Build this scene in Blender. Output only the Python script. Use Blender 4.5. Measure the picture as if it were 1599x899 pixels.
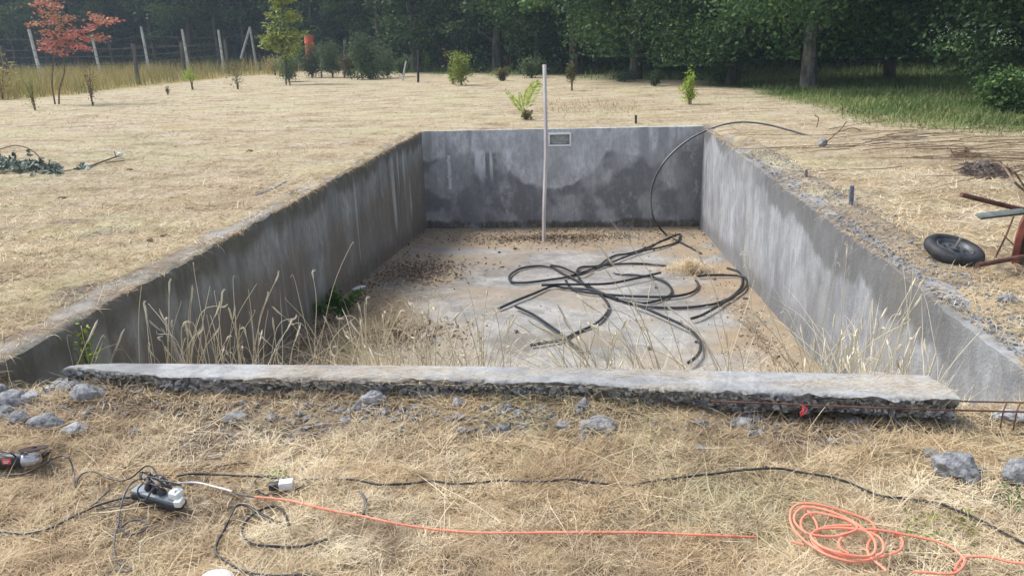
import bpy, bmesh, math, random
import numpy as np
from mathutils import Matrix, Vector
random.seed(7); rng = np.random.default_rng(7)
R = math.radians
for o in list(bpy.data.objects): bpy.data.objects.remove(o)
S = bpy.context.scene; COL = S.collection

# ------------------------------------------------------------------ camera
FPX = 1190.0; CX, CY, EYE = 799.5, 449.5, 1.55
PITCH, ROLL, YAW = R(17.874), R(-1.704), R(5.958)
fw = np.array([-math.sin(YAW)*math.cos(PITCH), math.cos(YAW)*math.cos(PITCH), -math.sin(PITCH)])
r0 = np.array([math.cos(YAW), math.sin(YAW), 0.]); u0 = np.cross(r0, fw)
rt = r0*math.cos(ROLL)+u0*math.sin(ROLL); up = -r0*math.sin(ROLL)+u0*math.cos(ROLL)
camd = bpy.data.cameras.new("camera"); cam = bpy.data.objects.new("camera", camd); COL.objects.link(cam)
camd.sensor_width = 36; camd.lens = FPX/1599*36; camd.clip_end = 2000; camd.clip_start = 0.05
cam.matrix_world = Matrix(((rt[0], up[0], -fw[0], 0), (rt[1], up[1], -fw[1], 0), (rt[2], up[2], -fw[2], EYE), (0, 0, 0, 1)))
S.camera = cam

# ------------------------------------------------------------------ light
SUN_EL, SUN_AZ = R(55), R(-68)       # azimuth from +Y towards +X
w = bpy.data.worlds.new("World"); S.world = w; w.use_nodes = True
nt = w.node_tree; bg = nt.nodes['Background']; sk = nt.nodes.new('ShaderNodeTexSky')
sk.sky_type = 'NISHITA'; sk.sun_disc = False; sk.sun_elevation = SUN_EL; sk.sun_rotation = SUN_AZ
sk.air_density = 1.0; sk.dust_density = 2.5; sk.ozone_density = 1.0
hs = nt.nodes.new('ShaderNodeHueSaturation'); hs.inputs['Saturation'].default_value = .62
nt.links.new(sk.outputs[0], hs.inputs['Color']); nt.links.new(hs.outputs[0], bg.inputs[0]); bg.inputs[1].default_value = 0.132
sd = bpy.data.lights.new("sun", 'SUN'); sd.energy = 2.0; sd.angle = R(20); sd.color = (1, .97, .93)
so = bpy.data.objects.new("sun", sd); COL.objects.link(so)
sv = Vector((math.sin(SUN_AZ)*math.cos(SUN_EL), math.cos(SUN_AZ)*math.cos(SUN_EL), math.sin(SUN_EL)))
so.rotation_euler = sv.to_track_quat('Z', 'Y').to_euler()
S.view_settings.view_transform = 'Standard'; S.view_settings.look = 'None'
S.view_settings.gamma = 1; S.view_settings.exposure = 0.9
HAZE = 0.0009
S.render.engine = 'CYCLES'; S.cycles.max_bounces = 6; S.cycles.volume_bounces = 1

# ------------------------------------------------------------------ noise
def _h(ix, iy, iz, s):
    n = (ix*73856093) ^ (iy*19349663) ^ (iz*83492791) ^ (s*2654435761)
    n = n & 0xffffffff; n = (n ^ (n >> 13))*1274126177 & 0xffffffff; n = n ^ (n >> 16)
    return (n & 0xffff)/65535.0
def vn(x, y, z=0., s=0):
    x, y, z = np.broadcast_arrays(np.asarray(x, float), np.asarray(y, float), np.asarray(z, float))
    ix, iy, iz = [np.floor(a).astype(np.int64) for a in (x, y, z)]
    fx, fy, fz = x-ix, y-iy, z-iz
    fx, fy, fz = [a*a*(3-2*a) for a in (fx, fy, fz)]
    o = 0
    for a in (0, 1):
        for b in (0, 1):
            for c in (0, 1):
                o = o + _h(ix+a, iy+b, iz+c, s)*(fx if a else 1-fx)*(fy if b else 1-fy)*(fz if c else 1-fz)
    return o*2-1
def fbm(x, y, z=0., o=4, s=0):
    t = 0; a = .5
    for i in range(o):
        t = t+a*vn(np.asarray(x)*2**i, np.asarray(y)*2**i, np.asarray(z)*2**i, s+i); a *= .5
    return t
def ss(x, a, b):
    t = np.clip((np.asarray(x, float)-a)/(b-a), 0, 1); return t*t*(3-2*t)

# ------------------------------------------------------------------ layout helpers
XL, XR, YN, YF = -3.12, 2.09, 3.49, 14.29
def fz(y): return -1.12-0.0704*(y-3.49)
def gz(x, y):
    x = np.asarray(x, float); y = np.asarray(y, float)
    inside = ss(x, -3.25, -3.0)*(1-ss(x, 2.0, 2.3))
    low = 1-ss(y, 3.0, 3.5)
    bank = -0.105-0.055*ss(x, 0.3, 1.1)-.06*(1-ss(x, -3.0, -2.6))
    z_in = -0.15+(bank+.15)*ss(y, 3.02, 3.28)
    z_out = -0.15*low
    z = np.where(y < 3.6, z_in*inside+z_out*(1-inside), 0.)
    d = np.maximum(np.maximum(XL-.26-x, x-XR-.42), np.maximum(YN-y, y-YF-.25))   # distance outside the pool shell
    amp = .25+.75*ss(d, .05, .8)
    near = 1-ss(np.hypot(x, y), 8, 16)
    z = z+near*amp*(.045*fbm(x*1.6, y*1.6, 0, 3, 5)+.022*fbm(x*7, y*7, 0, 3, 9))
    z = z+(1-near)*.05*fbm(x*.25, y*.25, 0, 2, 3)*ss(d, .3, 3)
    # soil and straw lapping over the coping
    li = ss(XL-x, .02+.12*(1-ss(y, 5, 8)), .29)*(x < XL+.5)*(y > 3.45)
    ri = ss(x-XR, .06, .32)*(x > XR-.5)*(y > 3.45)
    fi = ss(y-YF, .05, .22)*(y > YF)
    cover = np.maximum(np.maximum(li, ri), fi); inn = (x > XL-.02) & (x < XR+.02) & (y < YN)
    lap = np.where((y > 3.475) & (d < 0), -.030+.040*cover+.02*fbm(x*5, y*2.5, 0, 3, 21)+.02*ss(y, 5, 9)*(x < 0)+.02*(x > XR), 0)
    z = np.where((y > 3.475) & (d < .25), lap*(1-ss(d, 0, .25))+(z+.004)*ss(d, 0, .25)+.016*(1-ss(d, 0, .25))*0, z)
    return z
def sz(x, y):
    g = gz(x, y); x = np.asarray(x); y = np.asarray(y)
    cop = (y > 3.45) & (x > XL-.26) & (x < XR+.42) & (y < YF+.25) & ~((x > XL) & (x < XR) & (y < YF))
    return np.where(cop, np.maximum(g, .002), g)
def inpool(x, y, m=0.): return (x > XL-m) & (x < XR+m) & (y > YN-.02-m*.2) & (y < YF+m)
def ray(px, py):
    d = fw+rt*(px-CX)/FPX-up*(py-CY)/FPX; return d
def at_z(px, py, z):
    d = ray(px, py); t = (z-EYE)/d[2]; return np.array([0, 0, EYE])+d*t
def at_y(px, py, Y):
    d = ray(px, py); return np.array([0, 0, EYE])+d*(Y/d[1])
def G(px, py, dz=0.):
    z = 0.
    for i in range(8):
        p = at_z(px, py, z); z = float(sz(p[0], p[1]))*.7+z*.3
    p = at_z(px, py, z+dz*0); p[2] = z+dz; return p
def F(px, py, dz=0.):
    z = -1.4
    for i in range(8): p = at_z(px, py, z+dz); z = fz(p[1])
    p[2] = z+dz; return p
def proj(P):
    P = np.atleast_2d(P)-np.array([0, 0, EYE]); z = P@fw
    return CX+FPX*(P@rt)/z, CY-FPX*(P@up)/z

# ------------------------------------------------------------------ object helpers
WL = {}
def tag(o, label=None, cat=None, group=None, kind=None):
    if label: o['label'] = label
    if cat: o['category'] = cat
    if group: o['group'] = group
    if kind: o['kind'] = kind
    return o
def thing(name, label, cat, loc=(0, 0, 0), group=None):
    o = bpy.data.objects.new(name, None); COL.objects.link(o); o.location = tuple(float(v) for v in loc)
    o.empty_display_size = .1; WL[o.name] = np.array(loc, float); return tag(o, label, cat, group)
def link(name, me, mat, parent=None, **k):
    o = bpy.data.objects.new(name, me); COL.objects.link(o)
    if mat and not me.materials: me.materials.append(mat)
    if parent: o.parent = parent; WL[o.name] = WL[parent.name]
    else: WL[o.name] = np.zeros(3)
    return tag(o, **k)
class MB:
    def __init__(s): s.v = []; s.f = []; s.n = 0; s.a = {}
    def add(s, v, f, **at):
        v = np.asarray(v, float); s.v.append(v)
        s.f += [tuple(int(i)+s.n for i in q) for q in f]; s.n += len(v)
        for k, val in at.items(): s.a.setdefault(k, []).append(np.broadcast_to(val, len(v)))
        return s
    def tube(s, pts, r, seg=6, cap=True, smooth=True, steps=4, **at):
        P = np.array(pts, float)
        rr = np.broadcast_to(np.asarray(r, float), len(P)).copy()
        if smooth and len(P) > 2:
            Q = [P[0]*2-P[1]]+list(P)+[P[-1]*2-P[-2]]; out = []; ro = []
            for i in range(1, len(Q)-2):
                a, b, c, d = Q[i-1], Q[i], Q[i+1], Q[i+2]
                for k in range(steps):
                    t = k/steps
                    out.append(.5*((2*b)+(c-a)*t+(2*a-5*b+4*c-d)*t*t+(3*b-a-3*c+d)*t**3)); ro.append(rr[i-1]*(1-t)+rr[i]*t)
            out.append(P[-1]); ro.append(rr[-1]); P = np.array(out); rr = np.array(ro)
        T = np.gradient(P, axis=0); T /= np.linalg.norm(T, axis=1)[:, None]+1e-9
        n = np.cross(T[0], [0, 0, 1]);
        if np.linalg.norm(n) < .05: n = np.cross(T[0], [0, 1, 0])
        n /= np.linalg.norm(n); V = []; A = np.arange(seg)*2*math.pi/seg
        for i in range(len(P)):
            n = n-T[i]*(n@T[i]); n /= np.linalg.norm(n)+1e-9; b = np.cross(T[i], n)
            V.append(P[i]+rr[i]*(np.cos(A)[:, None]*n+np.sin(A)[:, None]*b))
        V = np.concatenate(V); f = []
        for i in range(len(P)-1):
            for j in range(seg):
                k = (j+1) % seg; f.append((i*seg+j, i*seg+k, (i+1)*seg+k, (i+1)*seg+j))
        if cap: f.append(tuple(range(seg))[::-1]); f.append(tuple((len(P)-1)*seg+j for j in range(seg)))
        return s.add(V, f, **at)
    def box(s, c, size, M=None, bev=0):
        hx, hy, hz = [q/2 for q in size]; bm = bmesh.new(); bmesh.ops.create_cube(bm, size=1)
        bmesh.ops.scale(bm, vec=size, verts=bm.verts)
        if bev: bmesh.ops.bevel(bm, geom=bm.edges[:], offset=bev, segments=2, affect='EDGES', profile=.5)
        V = np.array([v.co[:] for v in bm.verts]); bm.verts.index_update()
        f = [[v.index for v in q.verts] for q in bm.faces]; bm.free()
        if M is not None: V = V@np.asarray(M).T
        return s.add(V+np.asarray(c), f)
    def lathe(s, prof, c, M=None, seg=32):
        A = np.arange(seg)*2*math.pi/seg; V = []
        for r, z in prof: V.append(np.stack([r*np.cos(A), r*np.sin(A), np.full(seg, z)], 1))
        V = np.concatenate(V); f = []; m = len(prof)
        for i in range(m-1):
            for j in range(seg):
                k = (j+1) % seg; f.append((i*seg+j, i*seg+k, (i+1)*seg+k, (i+1)*seg+j))
        if M is not None: V = V@np.asarray(M).T
        return s.add(V+np.asarray(c), f)
    def mesh(s, name, org=(0, 0, 0)):
        V = np.concatenate(s.v)-np.asarray(org); me = bpy.data.meshes.new(name)
        me.from_pydata(V.tolist(), [], s.f); me.update()
        for k, l in s.a.items():
            l = np.concatenate(l)
            if len(l) == len(V):
                a = me.attributes.new(k, 'FLOAT', 'POINT'); a.data.foreach_set('value', l.astype(np.float32))
        return me
    def build(s, name, mat, parent=None, flat=False, **k):
        org = WL[parent.name] if parent else (0, 0, 0)
        me = s.mesh(name, org)
        if flat: me.shade_flat()
        else:
            me.shade_smooth()
            try: me.set_sharp_from_angle(angle=R(42))
            except Exception: pass
        return link(name, me, mat, parent, **k)
def rawmesh(name, V, F, attrs=None):
    """V (n,3), F (m,k) fast mesh"""
    V = np.asarray(V, np.float32); F = np.asarray(F, np.int32); m, k = F.shape
    me = bpy.data.meshes.new(name); me.vertices.add(len(V)); me.vertices.foreach_set('co', V.ravel())
    me.loops.add(m*k); me.loops.foreach_set('vertex_index', F.ravel())
    me.polygons.add(m); me.polygons.foreach_set('loop_start', np.arange(0, m*k, k, dtype=np.int32))
    me.update(calc_edges=True)
    for n_, a_ in (attrs or {}).items():
        at = me.attributes.new(n_, 'FLOAT', 'POINT'); at.data.foreach_set('value', np.asarray(a_, np.float32))
    return me
def rotm(ax, ang): return np.array(Matrix.Rotation(ang, 3, ax))

# ------------------------------------------------------------------ materials
def newmat(name):
    m = bpy.data.materials.new(name); m.use_nodes = True; t = m.node_tree
    return m, t, t.nodes['Principled BSDF']
def N(t, typ, **k):
    n = t.nodes.new(typ)
    for a, b in k.items(): setattr(n, a, b)
    return n
def ramp(t, src, stops):
    n = N(t, 'ShaderNodeValToRGB'); e = n.color_ramp.elements
    while len(e) < len(stops): e.new(.5)
    for i, (p, c) in enumerate(stops):
        e[i].position = p; e[i].color = tuple(c)+(1,) if not isinstance(c, (int, float)) else (c, c, c, 1)
    t.links.new(src, n.inputs[0]); return n.outputs[0]
def noise(t, scale, detail=4, rough=.55, stretch=None, obj=True):
    n = N(t, 'ShaderNodeTexNoise'); n.inputs['Scale'].default_value = scale; n.inputs['Detail'].default_value = detail
    n.inputs['Roughness'].default_value = rough
    tc = N(t, 'ShaderNodeTexCoord'); src = tc.outputs['Object']
    if stretch:
        mp = N(t, 'ShaderNodeMapping'); mp.inputs['Scale'].default_value = stretch; t.links.new(src, mp.inputs[0]); src = mp.outputs[0]
    t.links.new(src, n.inputs['Vector']); return n.outputs['Fac']
def mix(t, f, a, b, mode='MIX'):
    n = N(t, 'ShaderNodeMix', data_type='RGBA', blend_type=mode)
    for i, v in ((0, f), (6, a), (7, b)):
        if isinstance(v, bpy.types.NodeSocket): t.links.new(v, n.inputs[i])
        elif i == 0: n.inputs[0].default_value = v
        else: n.inputs[i].default_value = tuple(v)+(1,)
    return n.outputs[2]
def attr(t, name):
    n = N(t, 'ShaderNodeAttribute', attribute_name=name); return n.outputs['Fac']
def bump(t, p, src, strength=.5, dist=.01):
    b = N(t, 'ShaderNodeBump'); b.inputs['Strength'].default_value = strength; b.inputs['Distance'].default_value = dist
    t.links.new(src, b.inputs['Height']); t.links.new(b.outputs[0], p.inputs['Normal'])
def simple(name, c1, c2, scale=8, rough=.7, metal=0, bs=.3, bd=.003, stretch=None, spec=.4, lo=.35, hi=.65):
    m, t, p = newmat(name); n = noise(t, scale, 6, .6, stretch)
    t.links.new(ramp(t, n, [(lo, c1), (hi, c2)]), p.inputs['Base Color'])
    p.inputs['Roughness'].default_value = rough; p.inputs['Metallic'].default_value = metal
    p.inputs['Specular IOR Level'].default_value = spec
    if bs: bump(t, p, noise(t, scale*4, 5), bs, bd)
    return m
def leafmat(name, stops, patch=None, pscale=.6, trans=.25, objr=0., attrn='tint'):
    m, t, p = newmat(name); c = ramp(t, attr(t, attrn), stops)
    if patch is not None: c = mix(t, ramp(t, noise(t, pscale, 4), [(.42, 0.), (.62, .8)]), c, patch)
    if objr:
        oi = N(t, 'ShaderNodeObjectInfo'); c2 = mix(t, oi.outputs['Random'], (1-objr,)*3, (1.0+objr, 1.0+objr*.6, 1.0)); c = mix(t, 1., c, c2, 'MULTIPLY')
    t.links.new(c, p.inputs['Base Color']); p.inputs['Roughness'].default_value = .65; p.inputs['Specular IOR Level'].default_value = .25
    if trans:
        tr = N(t, 'ShaderNodeBsdfTranslucent'); t.links.new(c, tr.inputs[0]); ms = N(t, 'ShaderNodeMixShader'); ms.inputs[0].default_value = trans
        t.links.new(p.outputs[0], ms.inputs[1]); t.links.new(tr.outputs[0], ms.inputs[2])
        t.links.new(ms.outputs[0], t.nodes['Material Output'].inputs['Surface'])
    return m

# ground
def ground_mat():
    m, t, p = newmat('dry_field')
    big = noise(t, .35, 5, .6, (1, 1.6, 1)); mid = noise(t, 2.2, 6, .65); fine = noise(t, 22, 8, .75)
    c = ramp(t, fine, [(.3, (.21, .13, .07)), (.45, (.42, .32, .19)), (.58, (.54, .43, .28)), (.75, (.66, .56, .40))])
    far = ramp(t, noise(t, 1.6, 9, .8, (.6, 1.2, 1)), [(.38, (.20, .155, .10)), (.47, (.36, .295, .20)), (.57, (.47, .41, .31))])
    c = mix(t, attr(t, 'far'), c, far)
    c = mix(t, ramp(t, mid, [(.55, 0.), (.72, .55)]), c, (.27, .18, .11))
    c = mix(t, ramp(t, big, [(.50, 0.), (.62, .5)]), c, (.44, .44, .26))
    st = ramp(t, noise(t, .7, 7, .75, (.6, 1.2, 1)), [(.50, 0.), (.62, .6)])
    c = mix(t, st, c, (.44, .36, .21))
    gr = ramp(t, noise(t, 1.3, 6, .7), [(.3, (.045, .085, .022)), (.6, (.10, .16, .045)), (.75, (.22, .24, .09))])
    c = mix(t, attr(t, 'green'), c, gr)
    ol = ramp(t, noise(t, 1.0, 5, .7), [(.3, (.20, .17, .06)), (.65, (.36, .29, .12))])
    c = mix(t, attr(t, 'tall'), c, ol)
    c = mix(t, attr(t, 'soil'), c, ramp(t, fine, [(.36, (.05, .037, .028)), (.5, (.15, .12, .095)), (.64, (.34, .30, .25))]))
    t.links.new(c, p.inputs['Base Color']); p.inputs['Roughness'].default_value = .95; p.inputs['Specular IOR Level'].default_value = .1
    bump(t, p, noise(t, 14, 8, .8), .9, .03)
    return m
M_ground = ground_mat()
def concrete(name, base, dark, brown=(.13, .085, .05), lite=(.50, .51, .52), streak=1., agg=False):
    m, t, p = newmat(name)
    n1 = noise(t, 1.6, 7, .65, (1, 1, .5)); n2 = noise(t, 14, 8, .7, (1, 1, .35)); n3 = noise(t, 60, 5, .7)
    b = np.array(base)
    c = ramp(t, n1, [(.34, tuple(b*.62)), (.5, tuple(b)), (.64, tuple(b*1.3))])
    c = mix(t, ramp(t, n2, [(.45, 0.), (.62, .55)]), c, tuple(b*.5))
    pt_ = noise(t, 3.4, 9, .8, (1, 1, .6)); vs = noise(t, 3.2, 5, .7, (1, 1, .09))
    c = mix(t, attr(t, 'dark'), c, dark)
    c = mix(t, attr(t, 'brown'), c, brown)
    c = mix(t, attr(t, 'lite'), c, lite)
    c = mix(t, ramp(t, pt_, [(.50, 0.), (.58, .5)]), c, tuple(b*.6)); c = mix(t, ramp(t, pt_, [(.36, .3), (.44, 0.)]), c, tuple(b*1.45))
    if streak: c = mix(t, ramp(t, vs, [(.50, 0.), (.64, .45*streak)]), c, tuple(b*.62)); c = mix(t, ramp(t, vs, [(.34, .18*streak), (.46, 0.)]), c, tuple(b*1.4))
    c = mix(t, ramp(t, n3, [(.32, .4), (.45, 0.)]), c, tuple(b*.4))
    if agg:
        v2 = N(t, 'ShaderNodeTexVoronoi'); v2.inputs['Scale'].default_value = 70; t.links.new(N(t, 'ShaderNodeTexCoord').outputs['Object'], v2.inputs['Vector'])
        bw = N(t, 'ShaderNodeRGBToBW'); t.links.new(v2.outputs['Color'], bw.inputs[0])
        sp = ramp(t, bw.outputs[0], [(.3, (.055, .056, .06)), (.5, (.17, .17, .17)), (.62, (.30, .29, .27)), (.75, (.50, .49, .46))])
        mm = N(t, 'ShaderNodeMath', operation='MULTIPLY'); mm.inputs[1].default_value = .85; t.links.new(attr(t, 'dark'), mm.inputs[0]); c = mix(t, mm.outputs[0], c, sp)
    t.links.new(c, p.inputs['Base Color']); p.inputs['Roughness'].default_value = .88; p.inputs['Specular IOR Level'].default_value = .25
    vo = N(t, 'ShaderNodeTexVoronoi'); vo.inputs['Scale'].default_value = 55; t.links.new(N(t, 'ShaderNodeTexCoord').outputs['Object'], vo.inputs['Vector'])
    h = mix(t, .5, n3, n2); h = mix(t, .35, h, vo.outputs['Distance']); bump(t, p, h, .75, .008)
    return m
M_cL = concrete('weathered_concrete_brownish', (.32, .32, .30), (.11, .10, .072), (.19, .135, .085), (.54, .55, .55), .9)
M_cF = concrete('weathered_concrete_far', (.54, .54, .54), (.19, .193, .20), (.10, .085, .06), (.72, .74, .76), .4)
M_cR = concrete('weathered_concrete_blue_grey', (.33, .34, .355), (.115, .115, .11), (.17, .14, .10), (.42, .43, .43), .3)
M_slab = concrete('trowelled_concrete', (.33, .335, .335), (.07, .072, .075), (.40, .34, .25), (.46, .465, .46), 0, True)
M_floor = concrete('dirty_concrete_floor', (.31, .30, .28), (.12, .095, .07), (.30, .23, .15), (.40, .395, .37), 0)
M_stone = simple('broken_concrete', (.10, .105, .115), (.36, .365, .37), 30, .9, bs=.8, bd=.01)
M_stone2 = simple('pale_broken_concrete', (.24, .245, .26), (.50, .50, .50), 26, .9, bs=.8, bd=.01)
STRAW = [(0., (.10, .07, .045)), (.16, (.34, .235, .13)), (.4, (.62, .485, .29)), (.7, (.76, .64, .43)), (1., (.86, .79, .61))]
M_straw = leafmat('straw', STRAW, (.58, .44, .27), 2.5, .22)
def straw_zones():
    t = M_straw.node_tree; p = t.nodes['Principled BSDF']; c = p.inputs['Base Color'].links[0].from_socket
    c = mix(t, ramp(t, noise(t, .22, 7, .7, (.8, 1.2, 1)), [(.50, 0.), (.60, .55)]), c, (.33, .34, .19))
    c = mix(t, ramp(t, noise(t, .7, 8, .75, (.7, 1.2, 1)), [(.49, 0.), (.59, .6)]), c, (.36, .27, .18))
    c = mix(t, ramp(t, noise(t, 5, 7, .75), [(.54, 0.), (.64, .6)]), c, (.22, .15, .09))
    for n_ in t.nodes:
        if n_.type in ('BSDF_PRINCIPLED', 'BSDF_TRANSLUCENT'): t.links.new(c, n_.inputs[0])
straw_zones()
M_stalk = leafmat('dry_stalk', [(0, (.50, .42, .27)), (.5, (.68, .60, .43)), (1, (.82, .76, .60))], None, 1, .2)
M_seed = simple('dry_seed_head', (.48, .40, .27), (.70, .63, .48), 60, .9)
M_tall = leafmat('yellow_tall_grass', [(0, (.17, .15, .05)), (.5, (.44, .34, .13)), (1, (.58, .48, .23))], (.20, .22, .07), .3, .2)
M_green = leafmat('long_green_grass', [(0, (.05, .09, .025)), (.5, (.11, .17, .05)), (1, (.30, .33, .12))], (.24, .26, .10), .5, .25)
M_forest = leafmat('forest_leaf', [(0, (.030, .070, .026)), (.6, (.064, .128, .044)), (1, (.125, .20, .065))], None, 1, .2, .35)
M_forest2 = leafmat('fresh_forest_leaf', [(0, (.038, .092, .032)), (.6, (.085, .17, .054)), (1, (.17, .27, .08))], None, 1, .22, .3)
M_bark = simple('bark', (.035, .032, .028), (.11, .10, .085), 7, .95, stretch=(1, 1, .25), bs=.8, bd=.02)
M_barkl = simple('lichen_bark', (.06, .055, .05), (.20, .19, .17), 5, .95, stretch=(1, 1, .5), bs=.8, bd=.02)
M_red = leafmat('red_leaf', [(0, (.30, .12, .08)), (.5, (.56, .17, .15)), (1, (.68, .32, .29))], (.44, .29, .16), .9, .25)
M_yg = leafmat('yellow_green_needle', [(0, (.14, .19, .035)), (.5, (.27, .33, .06)), (1, (.42, .45, .12))], None, 1, .25)
M_bush = leafmat('broom_green', [(0, (.05, .09, .04)), (.6, (.10, .16, .075)), (1, (.17, .24, .11))], None, 1, .2, .2)
M_dull = leafmat('dull_olive_leaf', [(0, (.06, .065, .03)), (.6, (.14, .14, .06)), (1, (.22, .21, .09))], None, 1, .2, .2)
M_lime = leafmat('lime_leaf', [(0, (.16, .26, .03)), (.6, (.34, .46, .06)), (1, (.55, .62, .12))], None, 1, .3)
M_dgl = leafmat('cut_branch_leaf', [(0, (.05, .075, .055)), (.5, (.14, .18, .14)), (1, (.46, .50, .44))], None, 1, .1)
M_weed = leafmat('weed_leaf', [(0, (.04, .09, .02)), (.6, (.09, .17, .04)), (1, (.2, .3, .08))], None, 1, .25)
M_litter = leafmat('leaf_litter', [(0, (.07, .045, .03)), (.5, (.20, .14, .095)), (1, (.46, .37, .27))], None, 1, 0)
M_twig = simple('dead_twig', (.10, .07, .045), (.24, .17, .11), 10, .9)
M_black = simple('black_rubber', (.012, .012, .014), (.03, .03, .034), 20, .42, spec=.5, bs=.15)
M_hose = simple('black_polyethylene', (.010, .010, .012), (.035, .036, .04), 5, .38, spec=.5, bs=.1)
M_cordg = simple('grey_cord', (.05, .05, .058), (.10, .10, .11), 20, .5, bs=.1)
M_orange = simple('faded_orange_cord', (.74, .21, .13), (.82, .32, .22), 12, .6, bs=.2)
M_wcord = simple('white_cord', (.62, .62, .64), (.78, .78, .78), 12, .5, bs=.1)
M_rust = simple('rusty_iron', (.07, .035, .026), (.17, .085, .06), 9, .85, bs=.6, bd=.004)
M_redrust = simple('rusty_red_paint', (.16, .055, .04), (.40, .13, .09), 7, .75, bs=.6, bd=.004)
M_pole = simple('weathered_batten', (.52, .46, .44), (.72, .69, .67), 9, .85, stretch=(1, 1, .15))
M_cpost = simple('concrete_post', (.42, .43, .44), (.60, .61, .62), 3, .9)
M_wpost = simple('weathered_post', (.08, .075, .065), (.20, .19, .165), 5, .95, stretch=(1, 1, .2))
M_pvc = simple('dirty_white_plastic', (.76, .79, .75), (.86, .88, .85), 12, .5, bs=.1)
M_flap = simple('beige_grey_flap', (.34, .34, .30), (.50, .50, .45), 12, .8)  # beige-grey colour of the skimmer flap
M_pipe = simple('grey_blue_pipe', (.10, .12, .17), (.20, .22, .28), 14, .6, bs=.2)
M_alu = simple('cast_aluminium', (.48, .49, .52), (.68, .69, .72), 20, .38, .75, bs=.3, bd=.001)
M_disc = simple('abrasive_disc', (.03, .018, .016), (.07, .038, .032), 60, .9, bs=.8, bd=.002)
M_tool = simple('black_tool_plastic', (.018, .018, .024), (.045, .045, .055), 20, .45, bs=.1)
M_redlab = simple('red_label', (.62, .07, .05), (.72, .11, .08), 20, .45, bs=0)
M_sgrey = simple('grey_strip_plastic', (.16, .19, .22), (.24, .27, .30), 14, .5, bs=.1)
M_sdark = simple('dark_plastic_and_shade', (.02, .022, .026), (.05, .052, .058), 14, .5, bs=.1)  # dark plastic; also carries painted shade on strip side and rim discs
M_tyre = simple('tyre_rubber', (.014, .015, .018), (.045, .047, .052), 12, .6, bs=.2)
M_rim = simple('grey_steel_rim', (.06, .065, .07), (.14, .15, .16), 12, .5, .4, bs=.2)
M_bolt = simple('zinc_axle', (.40, .40, .40), (.60, .60, .60), 12, .4, .8, bs=.1)
M_board = simple('grey_green_board', (.10, .125, .12), (.19, .215, .20), 9, .85, bs=.3)
M_redtag = simple('red_plastic', (.6, .04, .06), (.72, .09, .10), 12, .5, bs=0)
M_opost = simple('orange_red_drum', (.42, .08, .04), (.56, .13, .07), 4, .7, bs=.1)
M_ash = simple('charred_debris', (.04, .032, .03), (.20, .16, .14), 14, .95, bs=1., bd=.02)
M_mound = simple('brown_mound', (.10, .065, .045), (.22, .15, .10), 14, .95, bs=1., bd=.02)

# ------------------------------------------------------------------ ground
def polar(poly):
    P = np.array([at_z(a, b, 0.)[:2] for a, b in poly]); th = np.arctan2(P[:, 0], P[:, 1]); r = np.hypot(P[:, 0], P[:, 1])
    o = np.argsort(th); return th[o], r[o]
GB = polar([(560, 115), (760, 118), (900, 121), (1000, 124), (1100, 130), (1180, 148), (1250, 166), (1330, 186), (1450, 203), (1599, 216), (1800, 236), (2100, 260)])
TB = polar([(-400, 188), (-200, 172), (0, 157), (130, 147), (220, 134), (300, 127), (400, 119), (480, 113), (560, 109)])
def greenz(x, y):
    th = np.arctan2(x, y); r = np.hypot(x, y)
    rb = np.interp(th, GB[0], GB[1])*(1+.12*fbm(x*.5, y*.5, 0, 3, 40)); g = ss((r-rb)/np.minimum(.28*rb, 3.2), -.25, 1)*(th > GB[0][0]-.001)*(y > 0)
    rb2 = np.interp(th, TB[0], TB[1])*(1+.04*fbm(x*.3, y*.3, 0, 3, 44)); tl = ss(r-rb2, 0, .5)*(th <= GB[0][0]-.001)*(y > 0)
    return g, tl
def spaced(lo, hi, step, a, b, k):
    c = list(np.arange(lo, hi+1e-6, step)); s = step; v = lo; left = []
    while v > a: s *= k; v -= s; left.append(v)
    s = step; v = c[-1]
    while v < b: s *= k; v += s; c.append(v)
    return np.array(left[::-1]+c)
gx = spaced(-4.4, 3.6, .05, -260, 260, 1.07)
gy = np.concatenate([spaced(1.4, 3.8, .04, -25, 3.85, 1.12)[:-1], np.arange(3.85, 16, .09)]); gy = gy[gy < 16]
v, s_ = gy[-1], .09
ext = []
while v < 420: s_ *= 1.045; v += s_; ext.append(v)
gy = np.concatenate([gy, ext])
def snap(a, v): a[np.argmin(abs(a-v))] = v
for v in (XL-.06, XR+.06): snap(gx, v)
for v in (3.47, YF+.05): snap(gy, v)
gx.sort(); gy.sort()
X, Y = np.meshgrid(gx, gy); Z = gz(X, Y)
g, tl = greenz(X, Y)
rr = np.hypot(X, Y)
soil = (ss(Y, 3.08, 3.2)*(1-ss(Y, 3.5, 3.6))*(X > -3.3)*(X < 2.4))*ss(fbm(X*2.2, Y*4, 0, 3, 61), -.35, .15)*.9
soil = np.maximum(soil, ss(fbm(X*1.4, Y*1.4, 0, 4, 66), .22, .42)*.55*(rr < 9))
soil = np.maximum(soil, .9*ss(fbm(X*2.3, Y*2.6, 0, 4, 77), .1, .26)*(rr < 6))
soil = np.maximum(soil, .9*(1-ss(np.hypot((X-1.15)/.3, (Y-2.25)/.12), .3, 1.1)))
soil = np.maximum(soil, .75*(1-ss(np.hypot((X+1.6)/.5, (Y-2.45)/.28), .4, 1.1)))
soil = np.maximum(soil, .6*((X > XR) & (X < XR+.5) & (Y > 3.45) & (Y < 12))*ss(fbm(X*3, Y*3, 0, 3, 68), -.3, .2))
nx_, ny_ = len(gx), len(gy)
idx = np.arange(nx_*ny_).reshape(ny_, nx_)
q = np.stack([idx[:-1, :-1], idx[:-1, 1:], idx[1:, 1:], idx[1:, :-1]], -1).reshape(-1, 4)
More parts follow.
